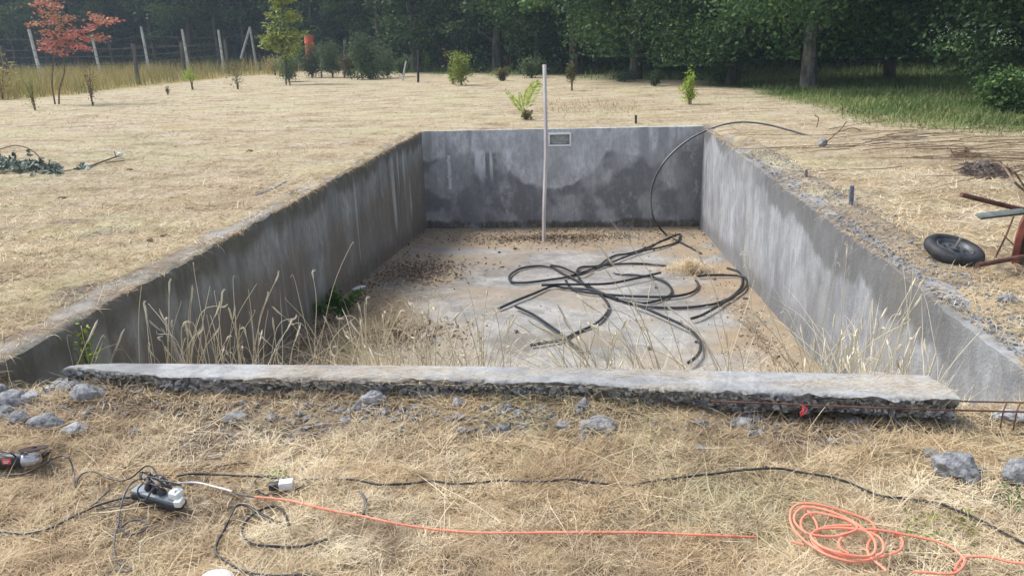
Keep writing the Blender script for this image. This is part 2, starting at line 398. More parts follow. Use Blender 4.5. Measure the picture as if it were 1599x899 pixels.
cxm = (X[:-1, :-1]+X[1:, 1:])/2; cym = (Y[:-1, :-1]+Y[1:, 1:])/2
hole = ((cxm > XL-.061) & (cxm < XR+.061) & (cym > 3.47) & (cym < YF+.051)).ravel()
me = rawmesh('ground', np.stack([X, Y, Z], -1).reshape(-1, 3), q[~hole],
             {'green': g.ravel(), 'tall': tl.ravel(), 'far': ss(rr, 3.5, 9).ravel(), 'soil': soil.ravel()})
link('ground', me, M_ground, kind='structure')

# ------------------------------------------------------------------ pool shell
def lattice(nx, ny, nz, fn):
    key = {}; V = []; f = []
    def vid(i, j, k):
        if (i, j, k) not in key: key[(i, j, k)] = len(V); V.append((i/nx, j/ny, k/nz))
        return key[(i, j, k)]
    for a, b in ((0, 0), (nx, 1)):
        for j in range(ny):
            for k in range(nz):
                q_ = [vid(a, j, k), vid(a, j+1, k), vid(a, j+1, k+1), vid(a, j, k+1)]; f.append(q_ if b else q_[::-1])
    for a, b in ((0, 1), (ny, 0)):
        for i in range(nx):
            for k in range(nz):
                q_ = [vid(i, a, k), vid(i+1, a, k), vid(i+1, a, k+1), vid(i, a, k+1)]; f.append(q_ if b else q_[::-1])
    for a, b in ((0, 0), (nz, 1)):
        for i in range(nx):
            for j in range(ny):
                q_ = [vid(i, j, a), vid(i+1, j, a), vid(i+1, j+1, a), vid(i, j+1, a)]; f.append(q_ if b else q_[::-1])
    U = np.array(V); return fn(U[:, 0], U[:, 1], U[:, 2]), np.array(f)
pool = thing('swimming_pool', 'empty weathered concrete swimming pool sunk in the dry field', 'swimming pool', (0, 0, 0))
def wall(name, fn, n, attrs, mat, parent=None, **k):
    V, f = lattice(*n, fn); A = attrs(V[:, 0], V[:, 1], V[:, 2])
    base = {'dark': 0, 'brown': 0, 'lite': 0}; base.update(A)
    me = rawmesh(name, V, f, {q_: np.broadcast_to(np.clip(a_, 0, 1), len(V)) for q_, a_ in base.items()})
    me.shade_smooth(); me.set_sharp_from_angle(angle=R(50)); return link(name, me, mat, parent, **k)
def fL(u, v, w_):
    y = 3.44+v*(14.52-3.44); zb = fz(y)-.12; z = zb+w_*(0.0-zb)
    x = XL-.27+u*.27
    z = z+ss(w_, .9, 1)*(.012*fbm(y*3, x*3, 1, 3, 70)-.012*ss(u, .6, 1)*(1+fbm(y*5, 0, 0, 3, 71)*2))
    x = x+ss(u, .9, 1)*(.012*fbm(y*2, z*2, 0, 3, 72)+.02*ss(w_, .93, 1)*fbm(y*7, z, 0, 3, 73)-.012*ss(w_, .96, 1))
    y = y+(v < .001)*(.06*fbm(x*9, z*9, 3, 3, 74)+.03)
    return np.stack([x, y, z], -1)
def aL(x, y, z):
    s1 = fbm(y*2.2, z*.25, 0, 4, 80); s2 = fbm(y*9, z*.5, 0, 3, 81)
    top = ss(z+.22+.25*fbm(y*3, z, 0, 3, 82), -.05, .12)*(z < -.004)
    br = ss(fbm(y*.55, z*.15, 2, 3, 83)+.5*s1, .02, .3)*ss(-z, .35, .7)*.85
    br = np.maximum(br, .8*np.exp(-((y-10.0)/.9)**2)*ss(-z, .4, .8)); br = np.maximum(br, .75*np.exp(-((y-4.6)/.35)**2)*ss(fbm(y*6, z*6, 0, 3, 88), -.2, .2))
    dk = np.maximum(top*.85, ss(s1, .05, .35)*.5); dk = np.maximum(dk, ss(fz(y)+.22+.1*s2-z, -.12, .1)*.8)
    li = ss(s2+.7*s1, .25, .6)*.6*ss(-z, .05, .25)*(1-ss(-z, 1.1, 1.5))
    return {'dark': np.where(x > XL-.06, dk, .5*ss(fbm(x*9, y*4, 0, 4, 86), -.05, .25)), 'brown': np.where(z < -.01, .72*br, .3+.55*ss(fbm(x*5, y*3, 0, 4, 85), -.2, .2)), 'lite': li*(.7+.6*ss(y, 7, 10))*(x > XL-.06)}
wall('left_wall', fL, (6, 330, 48), aL, M_cL, pool)
def fR(u, v, w_):
    y = 3.47+v*(14.52-3.47); zb = fz(y)-.12; z = zb+w_*(0.0-zb)
    x = XR+u*.42
    hump = .05*fbm(y*.9, 0, 0, 2, 90)
    x = x+(1-ss(u, 0, .1))*(.008*fbm(y*2, z*2, 0, 3, 91)+ss(w_, .85, 1)*(.03*fbm(y*2.2, z*2, 0, 3, 92)+.012*fbm(y*12, z*5, 0, 2, 93)))
    z = z+ss(w_, .9, 1)*(.02*fbm(y*4, x*4, 1, 3, 94)-.015*(1-ss(u, 0, .2)))
    y = y+(v < .001)*(.04*fbm(x*9, z*9, 3, 3, 95))
    return np.stack([x, y, z], -1)
def aR(x, y, z):
    b = fbm(y*1.3, 0, 0, 3, 100); band = ss(z+.27+.30*b+.12*fbm(y*7, z*5, 0, 4, 101)-.10*ss(y, 10, 13), -.05, .04)*(z < -.003)
    band = band*(1-.6*ss(y, 8.5, 10.5)*(1-ss(y, 11, 12.5)))
    st = np.exp(-((y-6.8)/.35)**2)*ss(-z, .25, .8)*.7
    low = ss(fz(y)+.25+.12*b-z, -.1, .08)
    near = (1-ss(y, 3.9, 4.6))
    br = .35*ss(fbm(y*1.2, z*.6, 0, 3, 103), .1, .4)
    return {'dark': np.maximum(np.maximum(band*(.8-.5*near), st), low*.6), 'brown': np.where(z < -.01, .72*br, .3),
            'lite': .4*ss(fbm(y*3, z*1.2, 0, 4, 104), .1, .45)*(x < XR+.05)*(1-band)+.25*near}
wall('right_wall', fR, (8, 330, 48), aR, M_cR, pool)
SKX0, SKX1, SKZ0, SKZ1 = [None]*4
a_ = at_y(856, 208, YF); b_ = at_y(892, 228, YF); SKX0, SKZ1, SKX1, SKZ0 = a_[0], a_[2], b_[0], b_[2]
SKC = ((SKX0+SKX1)/2, (SKZ0+SKZ1)/2)
def fF(u, v, w_):
    x = XL+u*(XR-XL); y = YF+v*.23; z = -2.02+w_*2.02
    z = z+ss(w_, .96, 1)*.008*fbm(x*4, y*3, 0, 3, 110)
    y = y+(1-ss(v, 0, .1))*.006*fbm(x*2, z*2, 0, 3, 111)
    # skimmer recess
    rec = (x > SKX0+.02) & (x < SKX1-.02) & (z > SKZ0+.02) & (z < SKZ1-.02) & (v < .01)
    y = y+rec*.12
    return np.stack([x, y, z], -1)
def aF(x, y, z):
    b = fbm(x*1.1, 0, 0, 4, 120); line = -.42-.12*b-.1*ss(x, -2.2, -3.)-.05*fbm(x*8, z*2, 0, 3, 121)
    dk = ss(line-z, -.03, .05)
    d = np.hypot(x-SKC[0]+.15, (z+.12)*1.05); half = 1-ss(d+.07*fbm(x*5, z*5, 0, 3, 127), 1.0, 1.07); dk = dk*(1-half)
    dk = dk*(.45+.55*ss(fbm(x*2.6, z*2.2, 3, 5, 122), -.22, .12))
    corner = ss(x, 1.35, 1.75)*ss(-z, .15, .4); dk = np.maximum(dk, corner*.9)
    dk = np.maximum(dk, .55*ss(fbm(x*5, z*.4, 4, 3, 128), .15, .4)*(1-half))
    low = ss(-1.74+.09*b+.05*fbm(x*14, z*4, 0, 2, 123)-z, -.04, .03); 
    drip = ss(fbm(x*11, z*.5, 0, 2, 124), .24, .4)*ss(-z, .3, .42)*(1-ss(-z, .55, 1.0+.4*fbm(x*9, 0, 0, 1, 126)))*(1-ss(x, -1.3, -1.0))
    drip2 = .8*(np.abs(x+2.62+.01*np.sin(z*20)) < .03)*(-z > .45)*(-z < 1.1)
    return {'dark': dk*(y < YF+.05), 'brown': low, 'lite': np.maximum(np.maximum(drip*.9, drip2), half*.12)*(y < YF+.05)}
wall('far_wall', fF, (260, 4, 100), aF, M_cF, pool)
sk = MB(); t_ = .03; yc = YF-.012
for cx_, cz_, sx_, sz_ in ((SKC[0], SKZ1-t_/2, SKX1-SKX0, t_), (SKC[0], SKZ0+t_/2, SKX1-SKX0, t_), (SKX0+t_/2, SKC[1], t_, SKZ1-SKZ0-2*t_-.002), (SKX1-t_/2, SKC[1], t_, SKZ1-SKZ0-2*t_-.002)):
    sk.box((cx_, yc, cz_), (sx_, .03, sz_), bev=.004)
skf = sk.build('skimmer_frame', M_pvc, pool)
b = MB()
b.box((SKC[0], YF+.075, SKC[1]), (SKX1-SKX0-.03, .01, SKZ1-SKZ0-.03))
b.box((SKC[0], YF+.045, SKZ0+.05), ((SKX1-SKX0)*.62, .05, .03), bev=.004)
b.build('skimmer_flap', M_flap, skf)
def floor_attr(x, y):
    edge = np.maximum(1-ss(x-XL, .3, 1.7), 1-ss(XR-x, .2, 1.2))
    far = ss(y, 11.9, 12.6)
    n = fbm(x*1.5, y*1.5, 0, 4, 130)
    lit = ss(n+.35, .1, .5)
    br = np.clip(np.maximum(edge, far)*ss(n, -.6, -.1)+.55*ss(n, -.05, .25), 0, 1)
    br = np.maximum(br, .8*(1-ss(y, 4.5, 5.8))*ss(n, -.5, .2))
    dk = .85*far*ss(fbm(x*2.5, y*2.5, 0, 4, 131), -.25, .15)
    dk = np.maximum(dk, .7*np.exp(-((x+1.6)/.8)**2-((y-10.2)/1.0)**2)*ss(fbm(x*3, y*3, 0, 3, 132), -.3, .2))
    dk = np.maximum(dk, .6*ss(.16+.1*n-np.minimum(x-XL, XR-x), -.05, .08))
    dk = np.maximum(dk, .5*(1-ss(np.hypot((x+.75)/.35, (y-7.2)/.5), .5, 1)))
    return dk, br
fv = np.linspace(3.4, 14.4, 240); fu = np.linspace(XL-.1, XR+.1, 130); FX, FY = np.meshgrid(fu, fv)
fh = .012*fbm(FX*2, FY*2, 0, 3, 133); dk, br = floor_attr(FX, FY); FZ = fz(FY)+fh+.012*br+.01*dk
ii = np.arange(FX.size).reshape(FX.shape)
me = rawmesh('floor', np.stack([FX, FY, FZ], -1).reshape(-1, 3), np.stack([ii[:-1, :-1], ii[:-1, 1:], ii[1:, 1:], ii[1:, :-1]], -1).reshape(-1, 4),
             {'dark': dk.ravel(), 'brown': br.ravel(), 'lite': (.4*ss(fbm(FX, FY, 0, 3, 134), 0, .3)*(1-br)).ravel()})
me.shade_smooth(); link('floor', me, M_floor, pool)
def fN(u, v, w_):
    x = XL+u*(XR-XL); top = -.32+.235*ss(x, -2.93, -2.80)*(1-ss(x, 1.55, 1.75)); y = 3.35+v*.12; z = -1.3+w_*(top+1.3)
    y = y-(v < .01)*(.05*fbm(x*9, z*14, 0, 4, 140)+.03*fbm(x*30, z*30, 0, 2, 141))
    return np.stack([x, y, z], -1)
wall('near_wall', fN, (420, 3, 60), lambda x, y, z: {'dark': ss(fbm(x*12, z*16, 0, 3, 142), -.2, .2), 'brown': .7*ss(fbm(x*2, z*9, 0, 3, 143), -.1, .2)}, M_slab, pool)

# sawn top of the near wall: slab
lb = at_z(112, 566, 0); lf = at_z(72, 598, -.02); rb_ = at_z(1450, 586, 0); rf = at_z(1512, 634, -.01)
def fS(u, v, w_):
    xb = lb[0]+u*(rb_[0]-lb[0]); xf = lf[0]-.02+u*(rf[0]-lf[0]+.02)
    yb = np.interp(u, [0, .5, 1], [lb[1], 3.50, rb_[1]]); yf = np.interp(u, [0, .15, .5, .8, 1], [3.40, 3.32, 3.33, 3.25, 3.20])
    x = xf+(xb-xf)*v; y = yf+(yb-yf)*v
    yf_ = (1-ss(v, 0, .25)); edge = fbm(x*7, w_*2.5, 1, 4, 150)
    th = .095+.03*fbm(x*2.5, 0, 0, 3, 151)*yf_+.02*ss(u, .5, 1)
    f0 = (v < .001)
    z = .0-.010*f0*(1+2*edge)*w_-(1-w_)*th+.004*fbm(x*3, y*8, 0, 3, 152)+.02*(w_ < .5)*fbm(x*9, y*9, 0, 3, 153)
    z = z-.012*(1-ss(u, 0, .05))*(1+1.5*edge)+.012*(1-ss(u, 0, .08))*w_*fbm(x*14, y*14, 0, 3, 172)
    yh = 1-ss(v, 0, .45)
    y = y-yh*(.022*edge+.035*fbm(x*22, w_*4, 5, 4, 157)*(1.3-w_)+.02*fbm(x*3, 0, 0, 2, 171)-.012*w_)+.05*yf_*(1-w_)
    x = x+(u < .001)*.05*fbm(y*12, w_*4, 0, 3, 154)+(u > .999)*.03*fbm(y*12, w_*4, 0, 3, 155)
    return np.stack([x, y, z], -1)
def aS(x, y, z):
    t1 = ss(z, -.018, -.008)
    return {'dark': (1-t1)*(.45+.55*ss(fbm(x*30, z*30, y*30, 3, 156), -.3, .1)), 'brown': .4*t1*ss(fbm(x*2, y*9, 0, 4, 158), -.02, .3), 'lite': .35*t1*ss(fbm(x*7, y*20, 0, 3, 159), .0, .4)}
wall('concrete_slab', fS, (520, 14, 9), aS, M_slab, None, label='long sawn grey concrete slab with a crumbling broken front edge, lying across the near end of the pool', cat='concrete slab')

# ------------------------------------------------------------------ stones
def stone_mesh(r, sx, sy, sz_, seed, sub=4, rough=.4):
    bm = bmesh.new(); bmesh.ops.create_icosphere(bm, subdivisions=sub, radius=1.)
    P = np.array([v.co[:] for v in bm.verts]); f = [[v.index for v in q_.verts] for q_ in bm.faces]; bm.free()
    d = 1+rough*fbm(P[:, 0]*1.1+seed, P[:, 1]*1.1, P[:, 2]*1.1, 2, seed)*1.6+.6*rough*fbm(P[:, 0]*4, P[:, 1]*4, P[:, 2]*4, 4, seed+4)
    P = P*d[:, None]
    for k in range(7):
        rg = np.random.default_rng(seed*10+k); n = rg.normal(size=3); n /= np.linalg.norm(n); h_ = P@n; lim = .6+.2*rg.random()
        P = P-np.outer(np.maximum(h_-lim, 0)*.5, n)
    P = P*np.array([sx, sy, sz_])*r; return P, f
def stone(p, w_, hgt, dep, seed, label, mat=None, sink=.25, group=None, rot=0, name='rubble_stone'):
    P, f = stone_mesh(1, w_/2*1.15, dep/2*1.15, hgt/2*1.2, seed); P = P@rotm('Z', rot).T
    t = MB().add(P+np.array([0, 0, hgt*(.5-sink)]), f); me = t.mesh(name); me.shade_flat() if False else me.shade_smooth(); me.set_sharp_from_angle(angle=R(28))
    o = link(name, me, mat or M_stone, None, label=label, cat='rubble', group=group); o.location = tuple(p); return o
gp = 'broken concrete lumps round the pool ends'
stone(G(1487, 742), .17, .11, .12, 3, 'largest grey concrete lump at the lower right, beyond the orange coil', M_stone, .15, gp, -.4)
stone(G(1592, 752), .13, .10, .10, 4, 'grey concrete lump cut off by the right edge of the photo', M_stone, .2, gp)
stone(G(1452, 712), .07, .03, .05, 41, 'small flat dark stone just above the largest lump on the right', M_stone, .2, gp)
stone(G(1528, 738), .06, .035, .04, 42, 'small dark stone touching the right side of the largest lump', M_stone, .2, gp)
stone(G(66, 668), .15, .075, .09, 5, 'dark pitted lump in front of the rubble heap at the lower left', M_stone, .2, gp)
stone(G(114, 674), .11, .05, .07, 6, 'smooth pale grey lump right of the left rubble heap', M_stone2, .35, gp)
stone(G(210, 679), .05, .035, .04, 7, 'tiny blue grey stone alone in the straw right of the left rubble heap', M_stone, .2, gp)
stone(G(30, 660), .10, .06, .08, 8, 'rough grey lump left of the dark pitted one by the rubble heap', M_stone, .2, gp)
stone(G(22, 637), .15, .11, .12, 9, 'rounded grey lump in the left rubble heap under the sawn wall end', M_stone, .2, gp)
stone(G(2, 628), .12, .12, .12, 10, 'grey lump of the left rubble heap cut by the photo edge', M_stone, .2, gp)
stone(G(47, 630), .10, .08, .09, 11, 'pale lump at the right end of the left rubble heap in the gap', M_stone2, .2, gp)
stone(G(5, 650), .10, .06, .08, 12, 'low lump at the foot of the left rubble heap', M_stone, .2, gp)
stone(G(937, 664), .15, .06, .10, 13, 'crumbly dark grey lump in the straw bank below the middle of the slab', M_stone, .45, gp)
stone(G(582, 628), .11, .08, .08, 14, 'flat faced grey piece stuck in the bank left of centre below the slab', M_stone2, .25, gp, .3)
stone(G(1580, 655), .14, .07, .08, 18, 'pale concrete piece under the rusty bars at the right edge', M_stone2, .2, gp)
stone(G(1572, 470), .08, .05, .07, 19, 'dark lump on the rubble strip behind the right pool wall', M_stone, .2, gp)
stone(G(1284, 229), .12, .16, .12, 20, 'small dark lump in the field by the end of the arched hose', M_stone, .2, gp)
stone(G(137, 620), .16, .08, .09, 21, 'stony lump under the broken left end of the slab', M_stone, .3, gp)
for px, py, s_, l in ((112, 610, 22, 'crumbling piece directly below the left tip of the slab'),):
    stone(G(px, py), .12, .07, .08, s_, l, M_stone, .3, gp)
stone(F(871, 375), .12, .03, .09, 25, 'flat white stone on the pool floor beside the standing batten', M_wcord, .2, None, 0, 'white_stone')
stone(F(562, 452), .16, .06, .08, 26, 'whitish stone at the foot of the left pool wall', M_pvc, .2, None, .3, 'white_stone')
stone(F(1181, 514), .09, .03, .06, 27, 'small grey green stone on the pool floor near the right wall', M_stone2, .2, None, .3, 'grey_stone')

# gravel (stuff)
def pebbles(name, pts, sizes, mat, label):
    bm = bmesh.new(); bmesh.ops.create_icosphere(bm, subdivisions=1, radius=1.)
    P0 = np.array([v.co[:] for v in bm.verts]); F0 = np.array([[v.index for v in q_.verts] for q_ in bm.faces]); bm.free()
    n = len(pts); V = P0[None]*rng.uniform(.6, 1.3, (n, len(P0), 1)); V = V*rng.uniform(.5, 1.2, (n, 1, 3))*np.array([1, 1, .65])
    V = V*np.asarray(sizes)[:, None, None]+np.asarray(pts)[:, None]
    Fc = F0[None]+(np.arange(n)*len(P0))[:, None, None]
    me = rawmesh(name, V.reshape(-1, 3), Fc.reshape(-1, 3)); me.shade_flat()
    return link(name, me, mat, None, label=label, cat='gravel', kind='stuff')
n = 5200; x = XR+.03+rng.random(n)**1.1*.55; y = 3.5+rng.random(n)**1.4*7.5
pebbles('gravel', np.stack([x, y, sz(x, y)+.002], -1), rng.gamma(2, .0028, n)+.0015, M_stone, 'grey crumbled rubble spread on top of the right pool wall')
n = 3200; x = rng.uniform(XL+.1, XR, n); x = np.where(rng.random(n) < .3, rng.uniform(-3.6, -2.4, n), x); y = 3.30-np.abs(rng.normal(0, .12, n)); m = rng.random(n) < .15+ss(fbm(x*3, y*4, 0, 3, 171), -.1, .25); x, y = x[m], y[m]; n = len(x)
pebbles('crumbled_concrete', np.stack([x, y, sz(x, y)+.003], -1), rng.gamma(1.6, .006, n)+.002, M_stone, 'grey crumbs of concrete on the bank in front of the slab')
n = 300; x = rng.uniform(XL+.1, XR-.1, n); y = rng.uniform(4.5, 14, n)
x = np.where(rng.random(n) < .5, XR-.1-rng.random(n)**2*1.6, x)
pebbles('floor_grit', np.stack([x, y, fz(y)+.016], -1), rng.gamma(2, .005, n)+.002, M_litter, 'dark crumbs and grit scattered on the pool floor')

# ------------------------------------------------------------------ blades
def blades(name, P, az, L, e0, bend, wd, tint, mat, K=3, **k):
    n = len(P); t = np.linspace(0, 1, K+1); V = np.zeros((n, 2*K+1, 3)); c = np.array(P, float).copy()
    side = np.stack([-np.sin(az), np.cos(az), rng.normal(0, .35, n)], -1); side /= np.linalg.norm(side, axis=1)[:, None]
    for i in range(K+1):
        ww = wd*(1-t[i])**.6*(.75 if i == 0 else 1)
        if i < K: V[:, 2*i] = c-side*ww[:, None]/2; V[:, 2*i+1] = c+side*ww[:, None]/2
        else: V[:, 2*K] = c
        e = e0+bend*t[i]; st = L/K
        c = c+np.stack([np.cos(az)*np.cos(e), np.sin(az)*np.cos(e), np.sin(e)], -1)*st[:, None]
        az = az+rng.normal(0, .12, n)
    tri = []
    for i in range(K-1): tri += [(2*i, 2*i+1, 2*i+3), (2*i, 2*i+3, 2*i+2)]
    tri.append((2*K-2, 2*K-1, 2*K))
    Fc = np.array(tri)[None]+(np.arange(n)*(2*K+1))[:, None, None]
    me = rawmesh(name, V.reshape(-1, 3), Fc.reshape(-1, 3), {'tint': np.repeat(tint, 2*K+1)}); me.shade_smooth()
    return link(name, me, mat, None, **k)
def scr(n, x0, x1, y0, y1):
    px = rng.uniform(x0, x1, n); py = rng.uniform(y0, y1, n)
    d = fw[None]+rt[None]*((px-CX)/FPX)[:, None]-up[None]*((py-CY)/FPX)[:, None]
    ok = d[:, 2] < -.01; d = d[ok]; z0 = np.where(py[ok] > 600, -.12, 0.)
    t = (z0-EYE)/d[:, 2]; P = d*t[:, None]; return P[:, 0], P[:, 1]
def straw():
    x, y = scr(360000, -260, 1860, 560, 1040)
    m = (y < 3.62) & ~inpool(x, y, .0); x, y = x[m], y[m]
    x2, y2 = scr(330000, -300, 1900, 112, 720)
    m = ~inpool(x2, y2, .012) & (y2 > 3.5); x2, y2 = x2[m], y2[m]
    g, tl = greenz(x2, y2); m = (g < rng.random(len(g))) & (tl < .5); x2, y2 = x2[m], y2[m]
    cop = (x2 > XL-.24) & (x2 < XR+.4) & (y2 > YN) & (y2 < YF+.22)
    rgh = (x2 > XR) & cop; lf_ = (x2 < XL) & cop
    keep = np.where(rgh, rng.random(len(x2)) < .32*ss(fbm(x2*4, y2*4, 0, 3, 160), -.5, .2), True)
    keep &= np.where(lf_, rng.random(len(x2)) < .22+.6*ss(fbm(x2*4, y2*2, 0, 3, 161)+(y2-6.5)*.12, -.2, .35), True)
    x2, y2 = x2[keep], y2[keep]
    x = np.concatenate([x, x2]); y = np.concatenate([y, y2]); n = len(x); r = np.hypot(x, y)
    # thin out patches where soil shows
    sc = ss(fbm(x*1.4, y*1.4, 0, 4, 66), .2, .42)*.5*(r < 9); sc = np.maximum(sc, .9*ss(fbm(x*11, y*11, 0, 3, 67), .08, .2)*(r < 7)); L0 = 1
    sc = np.maximum(sc, .8*(1-ss(np.hypot((x+1.55)/.55, (y-2.45)/.3)+.4*fbm(x*6, y*6, 0, 3, 68), .4, 1.1)))
    sc = np.maximum(sc, .8*(1-ss(np.hypot((x-1.15)/.3, (y-2.25)/.12)+.4*fbm(x*8, y*8, 0, 3, 69), .3, 1.1)))
    sc = np.maximum(sc, .78*ss(fbm(x*2.3, y*2.6, 0, 4, 77), .13, .3)*(r < 6))
    bk = (y > 3.12) & (y < 3.5) & (x > -3.2) & (x < 2.2)
    sc = np.where(bk, .72-.3*ss(fbm(x*3, y*5, 0, 3, 170), -.1, .3), sc)
    m = rng.random(n) > sc; x, y, r, sc = x[m], y[m], r[m], sc[m]; n = len(x)
    far = ss(r, 4, 14); big = 1+r*.16
    az = rng.uniform(0, 2*np.pi, n)+.8*fbm(x*2, y*2, 0, 2, 162)
    L = rng.gamma(3, .014, n)*(1+.13*np.minimum(r, 14))*(1-.3*far); e0 = np.abs(rng.normal(0, .30, n))*(1-.45*far)+.03; bend = -np.abs(rng.normal(.25, .35, n))
    tuft = ss(fbm(x*5, y*5, 0, 3, 163), .1, .3); e0 = e0+tuft*.4*rng.random(n)*(1-far)
    wd = rng.uniform(.0013, .0034, n)*(1+.38*np.maximum(r-2.5, 0)**.9)
    tint = np.clip(.56+.6*fbm(x*1.3, y*1.3, 0, 4, 164)+rng.normal(0, .24, n)+.16*(1-far)-.16*far, 0, 1)
    tint = np.where(rng.random(n) < .07*(1-far), .1*rng.random(n), tint)
    tint = np.clip(tint-.2*sc, 0, 1)
    P = np.stack([x, y, sz(x, y)+rng.uniform(0, .018, n)*(1-.5*far)], -1)
    lng = (rng.random(n) < .004)*(r < 4); L = np.where(lng, L*4, L); e0 = np.where(lng, .05+.15*rng.random(n), e0); bend = np.where(lng, -.15, bend); tint = np.where(lng, .85, tint); wd = np.where(lng, wd*1.3, wd)
    blades('dry_grass', P, az, L, e0, bend, wd, tint, M_straw, 3, label='mown straw coloured dry grass covering the whole field', cat='grass', kind='stuff')
straw()
def fringe():
    n = 5200; y = 3.5+rng.random(n)**1.2*10.7; lft = rng.random(n) < .6; x = np.where(lft, XL-.03+rng.normal(0, .02, n), XR+.05+rng.normal(0, .025, n))
    m = rng.random(n) < ss(fbm(x, y*3, 0, 3, 190), -.35, .2)*ss(y, 3.4, 6)*.9+.08; x, y, lft = x[m], y[m], lft[m]; n = len(x)
    az = np.where(lft, rng.normal(0, .9, n), rng.normal(np.pi, .9, n))
    blades('overhanging_straw', np.stack([x, y, np.full(n, .004)], -1), az, rng.gamma(3, .016, n)*(1+y*.05), rng.normal(.1, .25, n), -np.abs(rng.normal(1.2, .5, n)), rng.uniform(.002, .004, n)*(1+y*.1), np.clip(rng.normal(.4, .22, n), 0, 1), M_straw, 3, label='dead grass hanging over the edges of the pool walls', cat='straw', kind='stuff')
fringe()
def slabstraw():
    n = 4200; x = rng.uniform(lf[0], rf[0], n); y = rng.uniform(3.26, 3.50, n)
    m = rng.random(n) < ss(fbm(x*2.2, y*9, 0, 3, 158), -.1, .3); x, y = x[m], y[m]; n = len(x)
    ne = 2200; xe = rng.uniform(lf[0]+.1, rf[0]-.1, ne); xe = xe[rng.random(ne) < ss(fbm(xe*1.7, 3, 0, 3, 199), -.15, .2)]; ne = len(xe)
    ye = np.interp(xe, [lf[0], lf[0]+.75, 0, 1., rf[0]], [3.40, 3.32, 3.33, 3.25, 3.20])-rng.uniform(-.03, .05, ne)
    blades('packed_straw', np.stack([xe, ye, sz(xe, ye-.03)+rng.uniform(0, .05, ne)], -1), rng.uniform(0, 6.28, ne), rng.gamma(3, .02, ne), rng.normal(.3, .4, ne), rng.normal(-.5, .3, ne), rng.uniform(.0015, .003, ne), rng.uniform(.15, .9, ne), M_straw, 3, label='cut straw packed against the broken front edge of the slab', cat='straw', kind='stuff')
    P = np.stack([x, y, np.full(n, .004)], -1)
    blades('scattered_straw', P, rng.normal(0, .5, n)+np.pi*(rng.random(n) > .5), rng.gamma(2, .02, n), np.full(n, .03), rng.normal(-.03, .03, n), rng.uniform(.001, .0025, n), rng.uniform(.5, 1, n), M_straw, 3, label='loose bits of straw lying on the long concrete slab', cat='straw', kind='stuff')
slabstraw()
def tallgrass():
    x, y = scr(60000, -400, 600, 84, 175); g, tl = greenz(x, y); r = np.hypot(x, y)
    m = (tl > .5) & (r < 95); x, y, r = x[m], y[m], r[m]; n = len(x); edge = ss(r-np.interp(np.arctan2(x, y), TB[0], TB[1]), 0, 3)
    P = np.stack([x, y, np.zeros(n)-.02], -1)
    blades('tall_grass', P, rng.uniform(0, 6.28, n), rng.uniform(.6, 1.15, n)*(.6+.5*edge)*(1+.3*fbm(x*.5, y*.5, 0, 2, 180)), rng.normal(1.35, .15, n), -np.abs(rng.normal(.4, .3, n)), rng.uniform(.015, .035, n),
           np.clip(.55+.6*fbm(x*.4, y*.4, 0, 3, 181)+rng.normal(0, .2, n)-.3*(1-edge), 0, 1), M_tall, 3, label='unmown yellow grass along the wire fence on the left', cat='tall grass', kind='stuff')
    x, y = scr(150000, 540, 2100, 86, 262); g, tl = greenz(x, y); r = np.hypot(x, y)
    m = (g > .9*rng.random(len(g))) & (r < 60) & (r > 5); x, y, r, g = x[m], y[m], r[m], g[m]; n = len(x)
    P = np.stack([x, y, gz(x, y)-.02], -1); th = np.arctan2(x, y)
    light = ss(fbm(x*.25, y*.25, 0, 3, 182), .05, .3)
    blades('green_grass', P, rng.uniform(0, 6.28, n), rng.uniform(.08, .26, n)*(.4+.6*g)*(1+.09*np.maximum(r-24, 0)), rng.normal(1.0, .35, n), -np.abs(rng.normal(.6, .4, n)), rng.uniform(.008, .018, n)*(1+r*.03),
           np.clip(.42+.5*light+rng.normal(0, .16, n), 0, 1), M_green, 3, label='long green grass under the trees on the right', cat='grass', kind='stuff')
tallgrass()

# ------------------------------------------------------------------ leaves / trees
def leafcloud(C, sz_, tint, flat=0., elong=1.6):
    n = len(C); a = rng.normal(size=(n, 3)); a[:, 2] *= (1-flat); a /= np.linalg.norm(a, axis=1)[:, None]
    b = rng.normal(size=(n, 3)); b[:, 2] *= (1-flat); b = b-a*np.sum(a*b, 1)[:, None]; b /= np.linalg.norm(b, axis=1)[:, None]+1e-9
    s = np.broadcast_to(sz_, n)[:, None]; a = a*s*elong/2; b = b*s/2
    V = np.stack([C-a, C+b*.9-a*.1, C+a, C-b*.9-a*.1], 1); Fc = np.array([[0, 1, 2, 3]])[None]+(np.arange(n)*4)[:, None, None]
    return V.reshape(-1, 3), Fc.reshape(-1, 4), np.repeat(tint, 4)
def cloud_mesh(name, C, s, tint, flat=0., elong=1.6, org=(0, 0, 0)):
    V, Fc, T = leafcloud(np.asarray(C), s, np.clip(tint, 0, 1), flat, elong); return rawmesh(name, V-np.asarray(org), Fc, {'tint': T})
